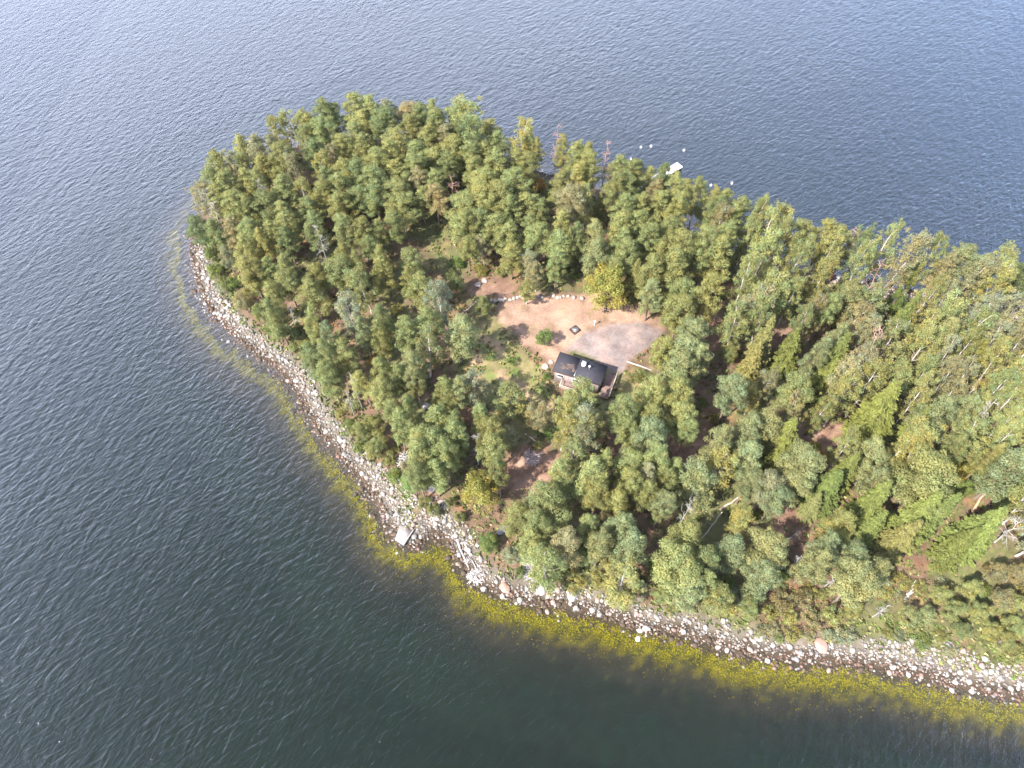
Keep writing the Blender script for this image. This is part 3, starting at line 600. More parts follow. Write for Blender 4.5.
def try_add(t, force=False):
    if not force and any(math.hypot(q['cx'] - t[0], q['cy'] - t[1]) < 0.7 * (q['rp'] + t[2]) for q in placed): return False
    x, y, z, h, r, d = solve(t)
    kind = t[3]
    mind = 1.0 if kind in ('shrub',) else 1.8
    if d < mind:
        # pull back over the shoreline
        g = np.array([[x + .5, y], [x - .5, y], [x, y + .5], [x, y - .5]]); s = sdist(g); gr = np.array([s[0] - s[1], s[2] - s[3]]); gr /= np.linalg.norm(gr) + 1e-6
        if d < -6: return False
        x += gr[0] * (mind - d); y += gr[1] * (mind - d); z = ground(x, y)
    r = min(max(r, 0.9 if kind in ('shrub', 'dead') else 1.6), 5.0)
    cx, cy = proj((x, y, z + h * KINDS[kind][0][4]))
    for q in placed:
        lim = 0.46 if not force or (cy < 230 and cx < 560) else 0.40
        if math.hypot(q['x'] - x, q['y'] - y) < lim * (q['r'] + r) and (kind == q['kind'] or not force) : return False
        if math.hypot(q['cx'] - cx, q['cy'] - cy) < (0.42 if force else 0.75) * (q['rp'] + t[2]) * (0.8 if force else 1): return False
    placed.append(dict(x=x, y=y, z=z, h=h, r=r, kind=kind, tone=t[4], cx=cx, cy=cy, rp=t[2])); return True
TREES.sort(key=lambda t: 0 if t[4] in 'YOr' else 1)
for t in TREES: try_add(t, True)
# fill of the remaining canopy
CANOPY = [(196,228),(205,190),(240,135),(300,110),(380,100),(470,108),(540,130),(575,165),(640,172),(700,205),(800,205),(880,225),(960,228),(1020,240),(1120,250),(1130,640),(1020,640),(940,625),(860,620),(780,610),(700,600),(600,585),(520,560),(470,520),(400,470),(360,430),(320,385),(290,340),(240,310),(210,275)]
HOLES = [[(440,262),(470,250),(520,288),(580,290),(640,284),(672,318),(668,345),(655,360),(680,392),(640,415),(600,400),(560,420),(520,440),(500,400),(470,400),(450,370),(470,330),(450,290)],
 [(498,455),(515,440),(560,440),(568,470),(540,500),(520,500)],[(640,425),(690,420),(716,440),(705,470),(660,478)],[(795,412),(830,405),(855,425),(845,465),(795,465)],
 [(765,492),(812,486),(820,520),(800,545),(770,545)],[(412,495),(436,470),(456,480),(455,520),(415,530)],[(690,300),(728,290),(728,350),(695,350)],[(740,345),(770,330),(812,308),(815,335),(760,400),(738,400)],
 [(640,495),(675,490),(668,545),(650,580),(638,560)],[(700,495),(740,485),(725,540),(700,555)],[(870,600),(940,520),(960,535),(915,590),(880,620)],[(380,275),(420,262),(430,300),(395,330),(365,320)],[(415,225),(470,215),(480,250),(430,262)],
 [(660,385),(725,370),(735,420),(690,440),(664,425)],[(965,490),(1024,490),(1024,505),(970,520)],[(430,370),(470,362),(470,405),(432,400)],[(505,130),(620,160),(620,185),(505,165)]]
fr_ = random.Random(3)
tries = 0
while tries < 7000:
    tries += 1
    px, py = fr_.uniform(190, 1120), fr_.uniform(100, 640)
    q = np.array([[px, py]])
    if not poly_in(q, CANOPY)[0] or any(poly_sd(q, h)[0] > -9 for h in HOLES): continue
    if px > 720 and py < 425: kind, tone = (B_, fr_.choice('yyogw')) if fr_.random() < .7 else (P_, fr_.choice('gb'))
    elif px > 780 and py > 560: kind, tone = (D_, fr_.choice('yyog'))
    elif px > 780: kind, tone = fr_.choice([(P_, 'b'), (P_, 'g'), (S_, 'B'), (S_, 'y'), (B_, 'y')])
    else: kind, tone = (P_, fr_.choice('gggydob'))
    n_p = sum(1 for a in placed if a['kind'] == 'pine')
    if kind == P_ and n_p >= 296: kind, tone = B_, fr_.choice('gybw')
    if kind == B_ and sum(1 for a in placed if a['kind'] == B_) > 290: continue
    dd = 0.9 * dist_at(px, py, 10); hh = None
    if kind == D_: hh = fr_.uniform(4.5, 6.5)
    try_add([px, py, (2.15 if kind == P_ else 2.3) * FPX / dd, kind, tone, hh])
# scrub edge between wood and stones
ns = 0
for k in range(16000):
    x, y = fr_.uniform(-75, 110), fr_.uniform(12, 150)
    px, py = proj((x, y, 1.5))
    if not (185 < px < 1090) or py < 235: continue
    if 395 < px < 520 and 470 < py < 560 and fr_.random() < .8: continue
    if 960 < px < 1000 and 640 < py < 670: continue
    d = float(sdist([[x, y]])[0]); lim = 7.5 if px < 560 else (9 if px < 760 else 14)
    lo = 3.7 if px < 560 else (2.8 if px < 860 else 4.4)
    if not (lo < d < lim): continue
    r = fr_.uniform(1.0, 1.9); 
    if any(math.hypot(q['x'] - x, q['y'] - y) < (.62 * (q['r'] + r) if q['kind'] in (H_, D_) else .9) for q in placed): continue
    ns += 1
    if ns > 235: break
    tone = fr_.choice('BBgy') if px < 400 else fr_.choice('gyywBw')
    z = ground(x, y); h = r * fr_.uniform(1.1, 1.7)
    placed.append(dict(x=x, y=y, z=z, h=h, r=r, kind=H_, tone=tone, cx=px, cy=py, rp=r * 6))

def zone(px, py):
    if px < 330 and py < 230: return 'on the wooded western tip'
    if px < 520 and py < 230: return 'in the rounded tip canopy'
    if py < 235 and px < 700: return 'near the far jetty shore'
    if py < 300 and px >= 700: return 'on the far right shore'
    if px < 450 and py < 400: return 'above the western stony shore'
    if 450 <= px < 700 and py < 430: return 'around the sandy clearing'
    if px < 560: return 'between cabin and stony shore'
    if px < 760 and py >= 430: return 'in the lower middle wood'
    if py < 440: return 'in the mixed right-hand wood'
    return 'in the lower right wood'
GROUPN = {'pine': 'pines of the wooded headland', 'birch': 'birches among the pines', 'spruce': 'spruces in the right-hand wood', 'broad': 'broadleaf trees of the headland', 'shrub': 'shrubs between trees and shore', 'dead': 'dead bare trees', 'redbare': 'bare reddish trees'}
def add_tree(x, y, z, h, r, kind, tone, label=None):
    vs = KINDS[kind]; v = vs[rnd.randrange(len(vs))]
    tm, cm, H0, R0, cf = v
    nm, a, b, cat = NAMES[kind]
    o = empty(nm, (x, y, z - 0.12)); sc = h / H0; rs = r / R0
    o.rotation_euler = (R(rnd.gauss(0, 1.6)), R(rnd.gauss(0, 1.6)), rnd.uniform(0, 6.28)); o.scale = (rs, rs, sc)
    t = link(a, tm, o); c = link(b, cm, o)
    if kind not in ('dead', 'redbare'):
        col = np.array(TONE[tone]); col = col * rnd.uniform(0.86, 1.16); hu = rnd.uniform(-.09, .09)
        col = col * (.85 if kind == 'spruce' else 1); c.color = (col[0] * (1 + hu), col[1], col[2] * (1 - hu), 1)
    px, py = proj((x, y, z + h * cf))
    size = 'small' if r < 1.9 and kind != 'shrub' else ('broad' if r > 3.4 else ('tall' if h > 15.5 else ''))
    tw = TONEWORD[tone] if kind not in ('dead', 'redbare') else ('bare reddish' if kind == 'redbare' and tone == 'r' else 'bare pale grey')
    noun = cat if kind not in ('dead', 'redbare') else 'leafless tree'
    noun = noun
    lab = label or ' '.join(w for w in [size, tw, noun, zone(px, py) + ',', '%d%% across, %d%% down' % (round(px / 10.24), round(py / 7.68))] if w)
    if not (0 < px < 1024): lab = ' '.join(w for w in [size, tw, noun, 'beyond the right edge of the wood in view'] if w)
    tag(o, lab, cat, GROUPN[kind])
    return o
_p = [q for q in placed if q['kind'] == P_]
for q in [q for q in _p if q['tone'] in 'oy'][:max(0, len(_p) - 297)]: q['kind'] = B_
for q in placed: add_tree(q['x'], q['y'], q['z'], q['h'], q['r'], q['kind'], q['tone'])
print("TREES", {k: sum(1 for a in placed if a['kind'] == k) for k in KINDS}, len(placed))

# ------------------------------------------------------------------ low plants on the ground
def seaweed():
    rs = np.random.RandomState(77); n = 1500000
    P = np.stack([rs.uniform(-85, 150, n), rs.uniform(8, 110, n)], 1)
    cg = np.stack(np.meshgrid(np.arange(-86, 154, 2.0), np.arange(6, 114, 2.0), indexing='ij'), -1); cd = sdist(cg.reshape(-1, 2)).reshape(cg.shape[:2])
    nr = cd[np.clip(((P[:, 0] + 86) / 2).round().astype(int), 0, cd.shape[0] - 1), np.clip(((P[:, 1] - 6) / 2).round().astype(int), 0, cd.shape[1] - 1)]
    P = P[(nr < 1.5) & (nr > -9.5)]; d = sdist(P); px = np.array([proj((a, b, 0)) for a, b in P])
    ss = lambda x, a, b: (lambda t: t * t * (3 - 2 * t))(np.clip((x - a) / (b - a), 0, 1))
    east = ss(px[:, 0], 330, 560); b0 = 2.5 - 1.1 * ss(px[:, 0], 215, 310) - 0.5 * east; b1 = b0 + 1.3 + 0.9 * east
    dd = -d + lump(P, 1, 4) * .35 + lump(P, 3, 12, 1) * .45 + rs.normal(0, .25, len(P))
    den = ss(dd, b0 - .4, b0 + .4) * (1 - ss(dd, b1 - .6, b1 + 1.6)) + 0.05 * (dd > b1) * (dd < b1 + 3)
    clump = ss(lump(P, 1, 2.6, 12) + lump(P, 2, 6, 14) * .6, -.9, .5)
    keep = (rs.uniform(size=len(P)) < den * (.22 + .78 * clump) * (.6 + .4 * ss(px[:, 0], 200, 420))) & (px[:, 0] > -20) & (px[:, 0] < 1100) & (px[:, 1] > 230)
    P, d, dd, b1 = P[keep], d[keep], dd[keep], b1[keep]; n = len(P)
    a = rs.uniform(0, 6.28, n); s_ = rs.uniform(.06, .14, n); u = np.stack([np.cos(a), np.sin(a), 0 * a], 1) * s_[:, None]; v = np.stack([-np.sin(a), np.cos(a), rs.uniform(-.2, .2, n)], 1) * (s_ * rs.uniform(.5, 1, n))[:, None]
    z = np.maximum(height_from(P, d) + rs.uniform(.04, .35, n), -2.2); z = np.minimum(z, -.03); c = np.column_stack([P, z])
    V = np.stack([c - u, c + v * .7, c + u, c - v], 1).reshape(-1, 3)
    cols = np.array([[.25, .205, .005], [.21, .178, .006], [.15, .13, .007], [.29, .23, .006], [.075, .062, .008]])
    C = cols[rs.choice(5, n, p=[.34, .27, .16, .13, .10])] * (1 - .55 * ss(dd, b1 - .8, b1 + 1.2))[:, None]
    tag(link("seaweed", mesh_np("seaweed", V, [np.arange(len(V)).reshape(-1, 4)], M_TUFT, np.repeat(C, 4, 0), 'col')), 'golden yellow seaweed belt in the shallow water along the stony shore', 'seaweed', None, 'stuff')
seaweed()
def tufts():
    rs = np.random.RandomState(21); n = 90000
    P = np.stack([rs.uniform(-75, 130, n), rs.uniform(14, 200, n)], 1)
    d = sdist(P); keep = d > 2.5
    w = lump(P, 3, 14, 4) + 0.4 * lump(P, 1, 3, 9)
    ps = poly_sd(P, SAND); pr = poly_sd(P, ROCKFLAT); keep &= (ps < -0.3) & (pr < -0.2)
    for pl in PATCHES: keep &= ~((poly_sd(P, pl) > -0.3) & (w < 0.9))
    edge = d < 8
    keep &= (w > -0.1) | edge
    P = P[keep]; d = d[keep]; w = w[keep]; Zz = height_from(P, d); n = len(P)
    pxy = np.array([proj((a, b, c)) for (a, b), c in zip(P, Zz)])
    k = (pxy[:, 0] > -60) & (pxy[:, 0] < 1120); P, d, w, Zz = P[k], d[k], w[k], Zz[k]; n = len(P)
    V, C = [], []
    cols = np.array([[0.10, 0.15, 0.035], [0.15, 0.17, 0.05], [0.07, 0.11, 0.03], [0.24, 0.17, 0.08], [0.24, 0.12, 0.06], [0.26, 0.24, 0.11]])
    ci = rs.choice(6, n, p=[.3, .26, .17, .12, .08, .07]); 
    near = d < 7.5; ci[near] = rs.choice([0, 1, 5, 1], near.sum())
    for j in range(3):
        a = rs.uniform(0, 6.28, n); s = rs.uniform(.12, .3, n) * np.where(near, 1.25, 1); hgt = rs.uniform(.12, .42, n)
        u = np.stack([np.cos(a), np.sin(a), 0 * a], 1) * s[:, None]; up = np.stack([rs.normal(0, .12, n), rs.normal(0, .12, n), hgt], 1)
        c = np.column_stack([P, Zz]) + np.column_stack([rs.normal(0, .12, (n, 2)), np.full(n, -.02)])
        V.append(np.stack([c - u * .6, c + u * .6, c + u + up, c - u * .8 + up * .9], 1).reshape(-1, 3))
        C.append(np.repeat(cols[ci] * rs.uniform(.75, 1.25, (n, 1)), 4, 0))
    V = np.concatenate(V); F = np.arange(len(V)).reshape(-1, 4)
    tag(link("ground_cover", mesh_np("ground_cover", V, [F], M_TUFT, np.concatenate(C), 'col')), 'low grass, moss and berry plants growing between the trees', 'ground cover', None, 'stuff')
tufts()

# ------------------------------------------------------------------ shore stones
ICO = None
def ico(sub):
    import bmesh
    bm = bmesh.new(); bmesh.ops.create_icosphere(bm, subdivisions=sub, radius=1)
    V = np.array([v.co[:] for v in bm.verts]); F = np.array([[v.index for v in f.verts] for f in bm.faces]); bm.free(); return V, F
IV1, IF1 = ico(1); IV2, IF2 = ico(2); IV3, IF3 = ico(3)
def rock_verts(V, rs, rough=.22):
    D = rs.normal(size=(5, 3)); D /= np.linalg.norm(D, axis=1)[:, None]
    V = V.copy()
    for dd in D:                                   # cut flats
        s = V @ dd; lim = rs.uniform(.62, .85); V = V - np.clip(s - lim, 0, 1)[:, None] * dd * .85
    V *= 1 + rough * (lump(V[:, :2] * 3 + V[:, 2:3] * 2, 1, 8, int(rs.randint(50))))[:, None] * .5
    return V * np.array([1, rs.uniform(.68, .95), rs.uniform(.5, .72)])
stone_cols = 0.72 * np.array([[.46, .42, .38], [.36, .33, .30], [.50, .44, .40], [.28, .26, .245], [.38, .29, .25], [.20, .18, .17], [.33, .25, .21]])
wet = np.array([[.10, .065, .045], [.07, .05, .032], [.16, .10, .08]])
def stones():
    rs = np.random.RandomState(33); n = 480000
    P = np.stack([rs.uniform(-78, 135, n), rs.uniform(12, 200, n)], 1)
    cg = np.stack(np.meshgrid(np.arange(-80, 140, 2.0), np.arange(10, 204, 2.0), indexing='ij'), -1); cd = sdist(cg.reshape(-1, 2)).reshape(cg.shape[:2])
    near_ = cd[np.clip(((P[:, 0] + 80) / 2).round().astype(int), 0, cd.shape[0] - 1), np.clip(((P[:, 1] - 10) / 2).round().astype(int), 0, cd.shape[1] - 1)]
    P = P[(near_ > -4.5) & (near_ < 10)]; n = len(P); d = sdist(P)
    j = lump(P, 3, 12, 6); j2 = lump(P, 1, 4, 8)
    Zp = np.column_stack([P, np.zeros(n)]); px = np.array([proj(q) for q in Zp])
    inner = 3.4 + 0.9 * j - 0.5 * ((px[:, 0] > 490) & (px[:, 0] < 860)) + np.where((px[:, 0] > 380) & (px[:, 0] < 450) & (px[:, 1] > 480), 2.5, 0) + np.where(px[:, 0] > 860, 1.4, 0)
    inner = np.where(px[:, 1] < 235, 1.6, inner)
    outer = -1.7 + 0.7 * j2
    keep = (d < inner) & (d > outer) & (px[:, 0] > -30) & (px[:, 0] < 1110)
    keep &= (rs.uniform(size=n) < np.where(d < -0.3, .3, .9) * np.where(px[:, 1] < 235, .12, 1))
    P, d, px = P[keep], d[keep], px[keep]; n = len(P)
    size = 0.10 + 0.085 * rs.gamma(1.6, .8, n); size = np.clip(size * .88, .10, .46)
    far = px[:, 1] < 235; 
    Zz = height_from(P, d)
    nearshore = (~far) & (px[:, 0] > 150) & (px[:, 0] < 1024)
    order = np.argsort(-(size * (nearshore))); big = order[:255]; small = order[255:]
    iswet = ((d + rs.normal(0, .45, n)) < 0.7); semi = (~iswet) & (d < 1.7) & (rs.uniform(size=n) < .4)
    def colour(i):
        if iswet[i] and rs.uniform() < .78: return wet[rs.randint(3)] * rs.uniform(.8, 1.3)
        c = stone_cols[rs.randint(7)] * rs.uniform(.85, 1.12)
        return c * .55 if semi[i] else c
    V, F, C = [], [], []; off = 0
    for i in small:
        s = size[i]; v = IV1 * (1 + rs.uniform(-.16, .16, (len(IV1), 1))); v = v * np.array([1, rs.uniform(.7, 1), rs.uniform(.5, .75)]) * s
        a = rs.uniform(0, 6.28); ca, sa = math.cos(a), math.sin(a); v = np.stack([v[:, 0] * ca - v[:, 1] * sa, v[:, 0] * sa + v[:, 1] * ca, v[:, 2]], 1)
        V.append(v + [P[i, 0], P[i, 1], Zz[i] + s * .2]); F.append(IF1 + off); off += len(v); C.append(np.tile(colour(i), (len(v), 1)))
    tag(link("shore_stones", mesh_np("shore_stones", np.concatenate(V), [np.concatenate(F)], M_STONE, np.concatenate(C), 'col', False)),
        'small pale and dark stones packed along the whole shoreline', 'stones', None, 'stuff')
    print("STONES", n)
    me_cache = {}
    for k in range(14):
        for wname in ('pale', 'grey', 'pinkish', 'dark wet'):
            V2 = rock_verts(IV2, rs); c = {'pale': (.34, .31, .28), 'grey': (.22, .205, .195), 'pinkish': (.29, .21, .175), 'dark wet': (.07, .05, .035)}[wname]
            me_cache[k, wname] = mesh_np("boulder", V2, [IF2], M_STONE, np.tile(c, (len(V2), 1)) * (1 + rs.uniform(-.06, .06, (len(V2), 1))), 'col', False)
    for i in big:
        w = 'dark wet' if (iswet[i] and rs.uniform() < .6) else rs.choice(['pale', 'pale', 'grey', 'pinkish'])
        o = link("boulder", me_cache[int(rs.randint(14)), w], None, (P[i, 0], P[i, 1], Zz[i] + size[i] * .25), rs.uniform(0, 6.28)); s = size[i] * 1.12; o.scale = (s, s, s)
        X, Y = px[i]; wh = 'western stony shore' if X < 380 else ('shore around the landing slab' if X < 500 else 'lower shore beside the yellow weed')
        tag(o, '%s boulder on the %s, %d%% across, %d%% down' % (w, wh.replace('shore around the landing slab', 'shore near the slab').replace('lower shore beside the yellow weed', 'lower shore by the weed'), round(X / 10.24), round(Y / 7.68)), 'boulder', 'boulders along the stony shore')
stones()
def rock(px, py, size, col, label, flat=1.0, lift=0.2, rz=None, group='single rocks'):
    rs = np.random.RandomState(int(px * 7 + py)); V = rock_verts(IV3, rs)
    p = on_ground(px, py); me = mesh_np("boulder", V, [IF3], M_STONE, np.tile(col, (len(V), 1)), 'col', False)
    o = link("boulder", me, None, (p[0], p[1], p[2] + size * lift), rs.uniform(0, 6.28) if rz is None else rz); o.scale = (size, size, size * flat)
    tag(o, label, 'boulder', group); return o
rock(505, 588, 0.95, (0.35, 0.21, 0.16), 'large smooth salmon-pink boulder at the waterline of the lower shore')
rock(821, 646, 1.15, (0.34, 0.21, 0.17), 'broad flat pink rock slab among pale stones on the lower right shore', .45)
rock(541, 591, 0.75, (0.41, 0.39, 0.37), 'large white boulder on the lower shore right of the salmon-pink one')
rock(573, 597, 0.85, (0.43, 0.41, 0.38), 'largest white boulder below the pale bushes of the lower shore')
rock(760, 637, .75, (0.43, 0.41, 0.39), 'large white slab-like boulder on the shore below the grey dead branches', .6)
rock(646, 629, .6, (0.40, 0.38, 0.35), 'white boulder standing by the weed, left of the small bay')
rock(638, 639, .5, (0.39, 0.37, 0.34), 'lone white stone in the water at the edge of the yellow weed')
rock(355, 316, .95, (0.21, 0.20, 0.21), 'grey boulder among pine trunks on the slope above the western shore')
rock(427, 407, .8, (0.25, 0.24, 0.23), 'grey boulder in the brown clearing left of the cabin')
rock(432, 489, .9, (0.20, 0.18, 0.19), 'flat grey rock on the brown path above the landing slab', .4)
rock(502, 531, .8, (0.18, 0.18, 0.20), 'blue-grey boulder beside the yellow-green tree by the shore')
rock(545, 367, .7, (0.37, 0.30, 0.25), 'low pale boulder left of the cabin roof corner', .5)
rock(551, 362, .5, (0.34, 0.28, 0.24), 'small pale rock between the green bush and the cabin', .5)
rock(478, 285, .7, (0.27, 0.22, 0.21), 'greyish rock at the far left end of the clearing', .5)
rock(485, 281, .6, (0.33, 0.27, 0.25), 'pale rock by the brown hollow above the clearing', .5)
for k in range(26):                                               # stone row along the back of the sandy yard
    t = k / 25; x = 492 + t * 90 + rnd.uniform(-1, 1); y = 301.5 - 5 * math.sin(t * 2.6) + rnd.uniform(-1.2, 1.2)
    if rnd.random() < .12: continue
    side = 'left' if t < .33 else ('middle' if t < .66 else 'right')
    rock(x, y, rnd.uniform(.28, .52), tuple(np.array([.33, .29, .26]) * rnd.uniform(.8, 1.1)), 'pale stone of the row behind the sandy yard, %.1f%% across' % (x / 10.24), group='stone row behind the sandy yard')

# ------------------------------------------------------------------ cabin
M_FELT = plain("roof_felt", (0.040, 0.038, 0.050), .8, .25, 1.4, .2)
M_FELT2 = plain("mossy_roof_felt", (0.046, 0.042, 0.050), .85, .3, .55, .3, col2=(0.036, 0.034, 0.044))
M_BOARD = plain("weathered_boards", (0.30, 0.245, 0.235), .8, .25, 2.5, .2)
M_DARK = plain("dark_stained_wood", (0.07, 0.045, 0.035), .7, .3, 3)
M_DECK = plain("deck_planks", (0.25, 0.17, 0.145), .8, .3, 3, .2)
M_WHITE = plain("white_paint", (0.74, 0.73, 0.74), .5, .06, 3)
M_METAL = plain("grey_metal", (0.40, 0.41, 0.43), .4, .1, 3, metal=.6)
M_GLASS = plain("window_glass", (0.03, 0.035, 0.04), .08, .05, 1, spec=.8)
M_TIMBER = plain("pale_timber", (0.52, 0.42, 0.33), .8, .2, 3)
M_CONC = plain("concrete", (0.33, 0.29, 0.27), .85, .2, 1.5, .3)
M_WHITEDECK = plain("bleached_jetty_planks", (0.74, 0.72, 0.70), .7, .12, 2)
M_JETTY = plain("grey_jetty_planks", (0.38, 0.36, 0.35), .8, .2, 2)
def cabin():
    gz = max(on_ground(x, y)[2] for x, y in ((585, 385), (566, 372), (602, 374), (598, 390), (618, 376), (606, 390), (585, 372))) + .02; RH = 2.9
    zt = gz + RH
    c = [unproj(x, y, zt)[:2] for x, y in ((565, 353), (549.8, 369.7), (597.6, 383), (608.6, 367.5))]
    o2 = (c[0] + c[1] + c[2] + c[3]) / 4
    u = ((c[3] - c[0]) + (c[2] - c[1])); u /= np.linalg.norm(u); v = np.array([-u[1], u[0]])
    Lx = (np.linalg.norm(c[3] - c[0]) + np.linalg.norm(c[2] - c[1])) / 2; Ly = (abs((c[0] - c[1]) @ v) + abs((c[3] - c[2]) @ v)) / 2
    Lx *= 1.04; Ly *= 1.03
    print("CABIN", Lx, Ly, o2, gz)
    rz = math.atan2(u[1], u[0])
    root = empty("cabin", (o2[0], o2[1], gz), rz)
    tag(root, 'low wooden cabin with a flat black felt roof at the edge of the sandy clearing', 'cabin')
    wl_, wy = Lx - .7, Ly - .7; T = .16
    for (cx, cy, sx, sy) in ((0, -wy / 2, wl_, T), (0, wy / 2, wl_, T), (-wl_ / 2, 0, T, wy - T - .01), (wl_ / 2, 0, T, wy - T - .01)):
        b = MB(); b.box((cx, cy, .75), (sx, sy, 3.9))
        n = int(max(sx, sy) / .22)
        for k in range(n):
            t = -.5 + (k + .5) / n
            if sx > sy: b.box((cx + t * sx, cy + math.copysign(T / 2 + .012, cy), 1.2), (.035, .03, 3.0))
            else: b.box((cx + math.copysign(T / 2 + .012, cx), cy + t * sy, 1.2), (.03, .035, 3.0))
        link("wall", b.mesh("wall", M_BOARD), root)
    fl = MB(); fl.box((0, 0, -.15), (wl_ - .5, wy - .5, .3)); link("floor", fl.mesh("floor", M_DECK), root)
    # roof: left slab, slightly raised right slab, fascia all round
    split = -Lx * .06
    rf = MB(); rf.box(((-Lx / 2 + split) / 2, 0, 2.80), (Lx / 2 + split, Ly, .16)); r1 = link("roof", rf.mesh("roof", M_FELT2), root)
    tag(r1, 'black roof felt with faded brown moss stains')
    rs = np.random.RandomState(4); pm = MB()
    for k in range(46):
        x = rs.normal(-Lx * .24, Lx * .10); y = rs.normal(-.45, .38) + .2 * math.sin(x * 3)
        x = min(max(x, -Lx / 2 + .3), split - .3); y = min(max(y, -Ly / 2 + .3), Ly / 2 - .3)
        nn = 7; rr = rs.uniform(.08, .26); aa = np.arange(nn) / nn * 6.28
        ring = np.column_stack([x + np.cos(aa) * rr * rs.uniform(.6, 1.5, nn), y + np.sin(aa) * rr * rs.uniform(.4, .9, nn), np.full(nn, 2.884 + .0012 * k)])
        cen = np.array([[x, y, 2.91 + .0012 * k]]); pm.add(np.concatenate([ring, cen]), [[j, (j + 1) % nn, nn] for j in range(nn)])
    link("moss", pm.mesh("moss", plain("dry_roof_moss", (.15, .10, .075), .95, .4, 4, col2=(.075, .055, .05))), r1)
    rf = MB(); rf.box(((Lx / 2 + split) / 2 + .004, 0, 2.86), (Lx / 2 - split - .008, Ly + .02, .22)); r2 = link("roof", rf.mesh("roof", M_FELT), root)
    fb = MB(); fb.box((split + .05, -Ly * .32, 2.985), (.10, Ly * .34, .02)); link("flashing", fb.mesh("flashing", M_METAL), r2)
    for (cx, cy, sx, sy) in ((0, -Ly / 2 - .05, Lx + .16, .05), (0, Ly / 2 + .05, Lx + .16, .05), (-Lx / 2 - .05, 0, .05, Ly + .04), (Lx / 2 + .05, 0, .05, Ly + .04)):
        b = MB(); b.box((cx, cy, 2.76), (sx, sy, .2)); link("fascia", b.mesh("fascia", M_DARK), root)
    ch = MB(); chx, chy = Lx * .05, Ly * .17
    ch.box((chx, chy, 3.3), (.62, .62, .75)); cho = link("chimney", ch.mesh("chimney", M_WHITE), r2)
    cc = MB(); cc.box((chx, chy, 3.71), (.74, .74, .07)); link("chimney_cap", cc.mesh("chimney_cap", M_WHITE), r2)
    pp = MB(); pp.tube([[chx + 1.05, chy - .35, 2.95], [chx + 1.05, chy - .35, 3.75]], .09, 10); link("vent_pipe", pp.mesh("vent_pipe", M_METAL), r2)
    pc = MB(); pc.tube([[chx + 1.05, chy - .35, 3.78], [chx + 1.05, chy - .35, 3.86], [chx + 1.05, chy - .35, 3.95]], [.2, .17, .03], 10); link("vent_cap", pc.mesh("vent_cap", M_WHITE), r2)
    # windows in the long front wall
    for wx in (-Lx * .34, -Lx * .02, Lx * .22):
        f = MB(); w2, h2 = .55, .42; yy = -wy / 2 - T / 2 - .05
        f.box((wx, yy, 1.5 + h2), (2 * w2 + .12, .06, .08)).box((wx, yy, 1.5 - h2), (2 * w2 + .12, .06, .08)).box((wx - w2, yy, 1.5), (.08, .06, 2 * h2 - .1)).box((wx + w2, yy, 1.5), (.08, .06, 2 * h2 - .1))
        fo = link("window", f.mesh("window", M_WHITE), root); g = MB(); g.box((wx, yy + .01, 1.5), (2 * w2 - .09, .03, 2 * h2 - .09)); link("pane", g.mesh("pane", M_GLASS), fo)
    d_ = MB(); d_.box((wl_ / 2 + T / 2 + .04, .3, 1.0), (.06, .9, 2.0)); do = link("door", d_.mesh("door", M_DARK), root)
    hd = MB(); hd.box((wl_ / 2 + T / 2 + .10, -.02, 1.0), (.06, .04, .12)); link("handle", hd.mesh("handle", M_METAL), do)
    # side deck with plank railing, right side
    dk = MB(); n = 13; x0 = Lx / 2 + .1; dw = 1.75; yL = Ly + 1.0
    for k in range(n): dk.box((x0 + dw * (k + .5) / n, -.1, .32), (dw / n - .02, yL, .06))
    dk.box((x0 + dw / 2, -.1, .2), (dw, yL - .1, .16)); dko = link("deck", dk.mesh("deck", M_DECK), root)
    rl = MB(); xr = x0 + dw - .05
    for k in range(6): rl.box((xr, -.1 - yL / 2 + .1 + k * (yL - .2) / 5, .8), (.1, .1, .95))
    for z in (.62, .88): rl.box((xr + .075, -.1, z), (.04, yL, .18))
    rlo = link("railing", rl.mesh("railing", M_DARK), dko)
    rt = MB(); rt.box((xr + .02, -.1, 1.305), (.20, yL + .1, .05)); link("handrail", rt.mesh("handrail", M_TIMBER), rlo)
    for k in range(4): 
        s_ = MB(); s_.box((x0 + .35 + .8 * (k % 2), -.1 - yL / 2 + .4 + (k // 2) * (yL - .8), -.25), (.16, .16, .9)); link("deck_post", s_.mesh("deck_post", M_DARK), dko)
    # small fenced porch on the long front side
    pf = MB(); px0 = -Lx * .12; py0 = -wy / 2 - .95
    for k in range(7): pf.box((px0, -wy / 2 - .22 - k * .22, .22), (2.9, .20, .06))
    po = link("porch", pf.mesh("porch", M_DECK), root)
    pr_ = MB()
    for sx in (-1.4, 0, 1.4): pr_.box((px0 + sx, py0 - .72, .7), (.09, .09, 1.0))
    pr_.box((px0, py0 - .72, 1.22), (3.0, .12, .06)).box((px0, py0 - .72, .75), (2.7, .05, .12))
    pr_.box((px0 - 1.4, py0 + .1, 1.22), (.12, 1.5, .055))
    link("railing", pr_.mesh("railing", M_TIMBER), po)
cabin()

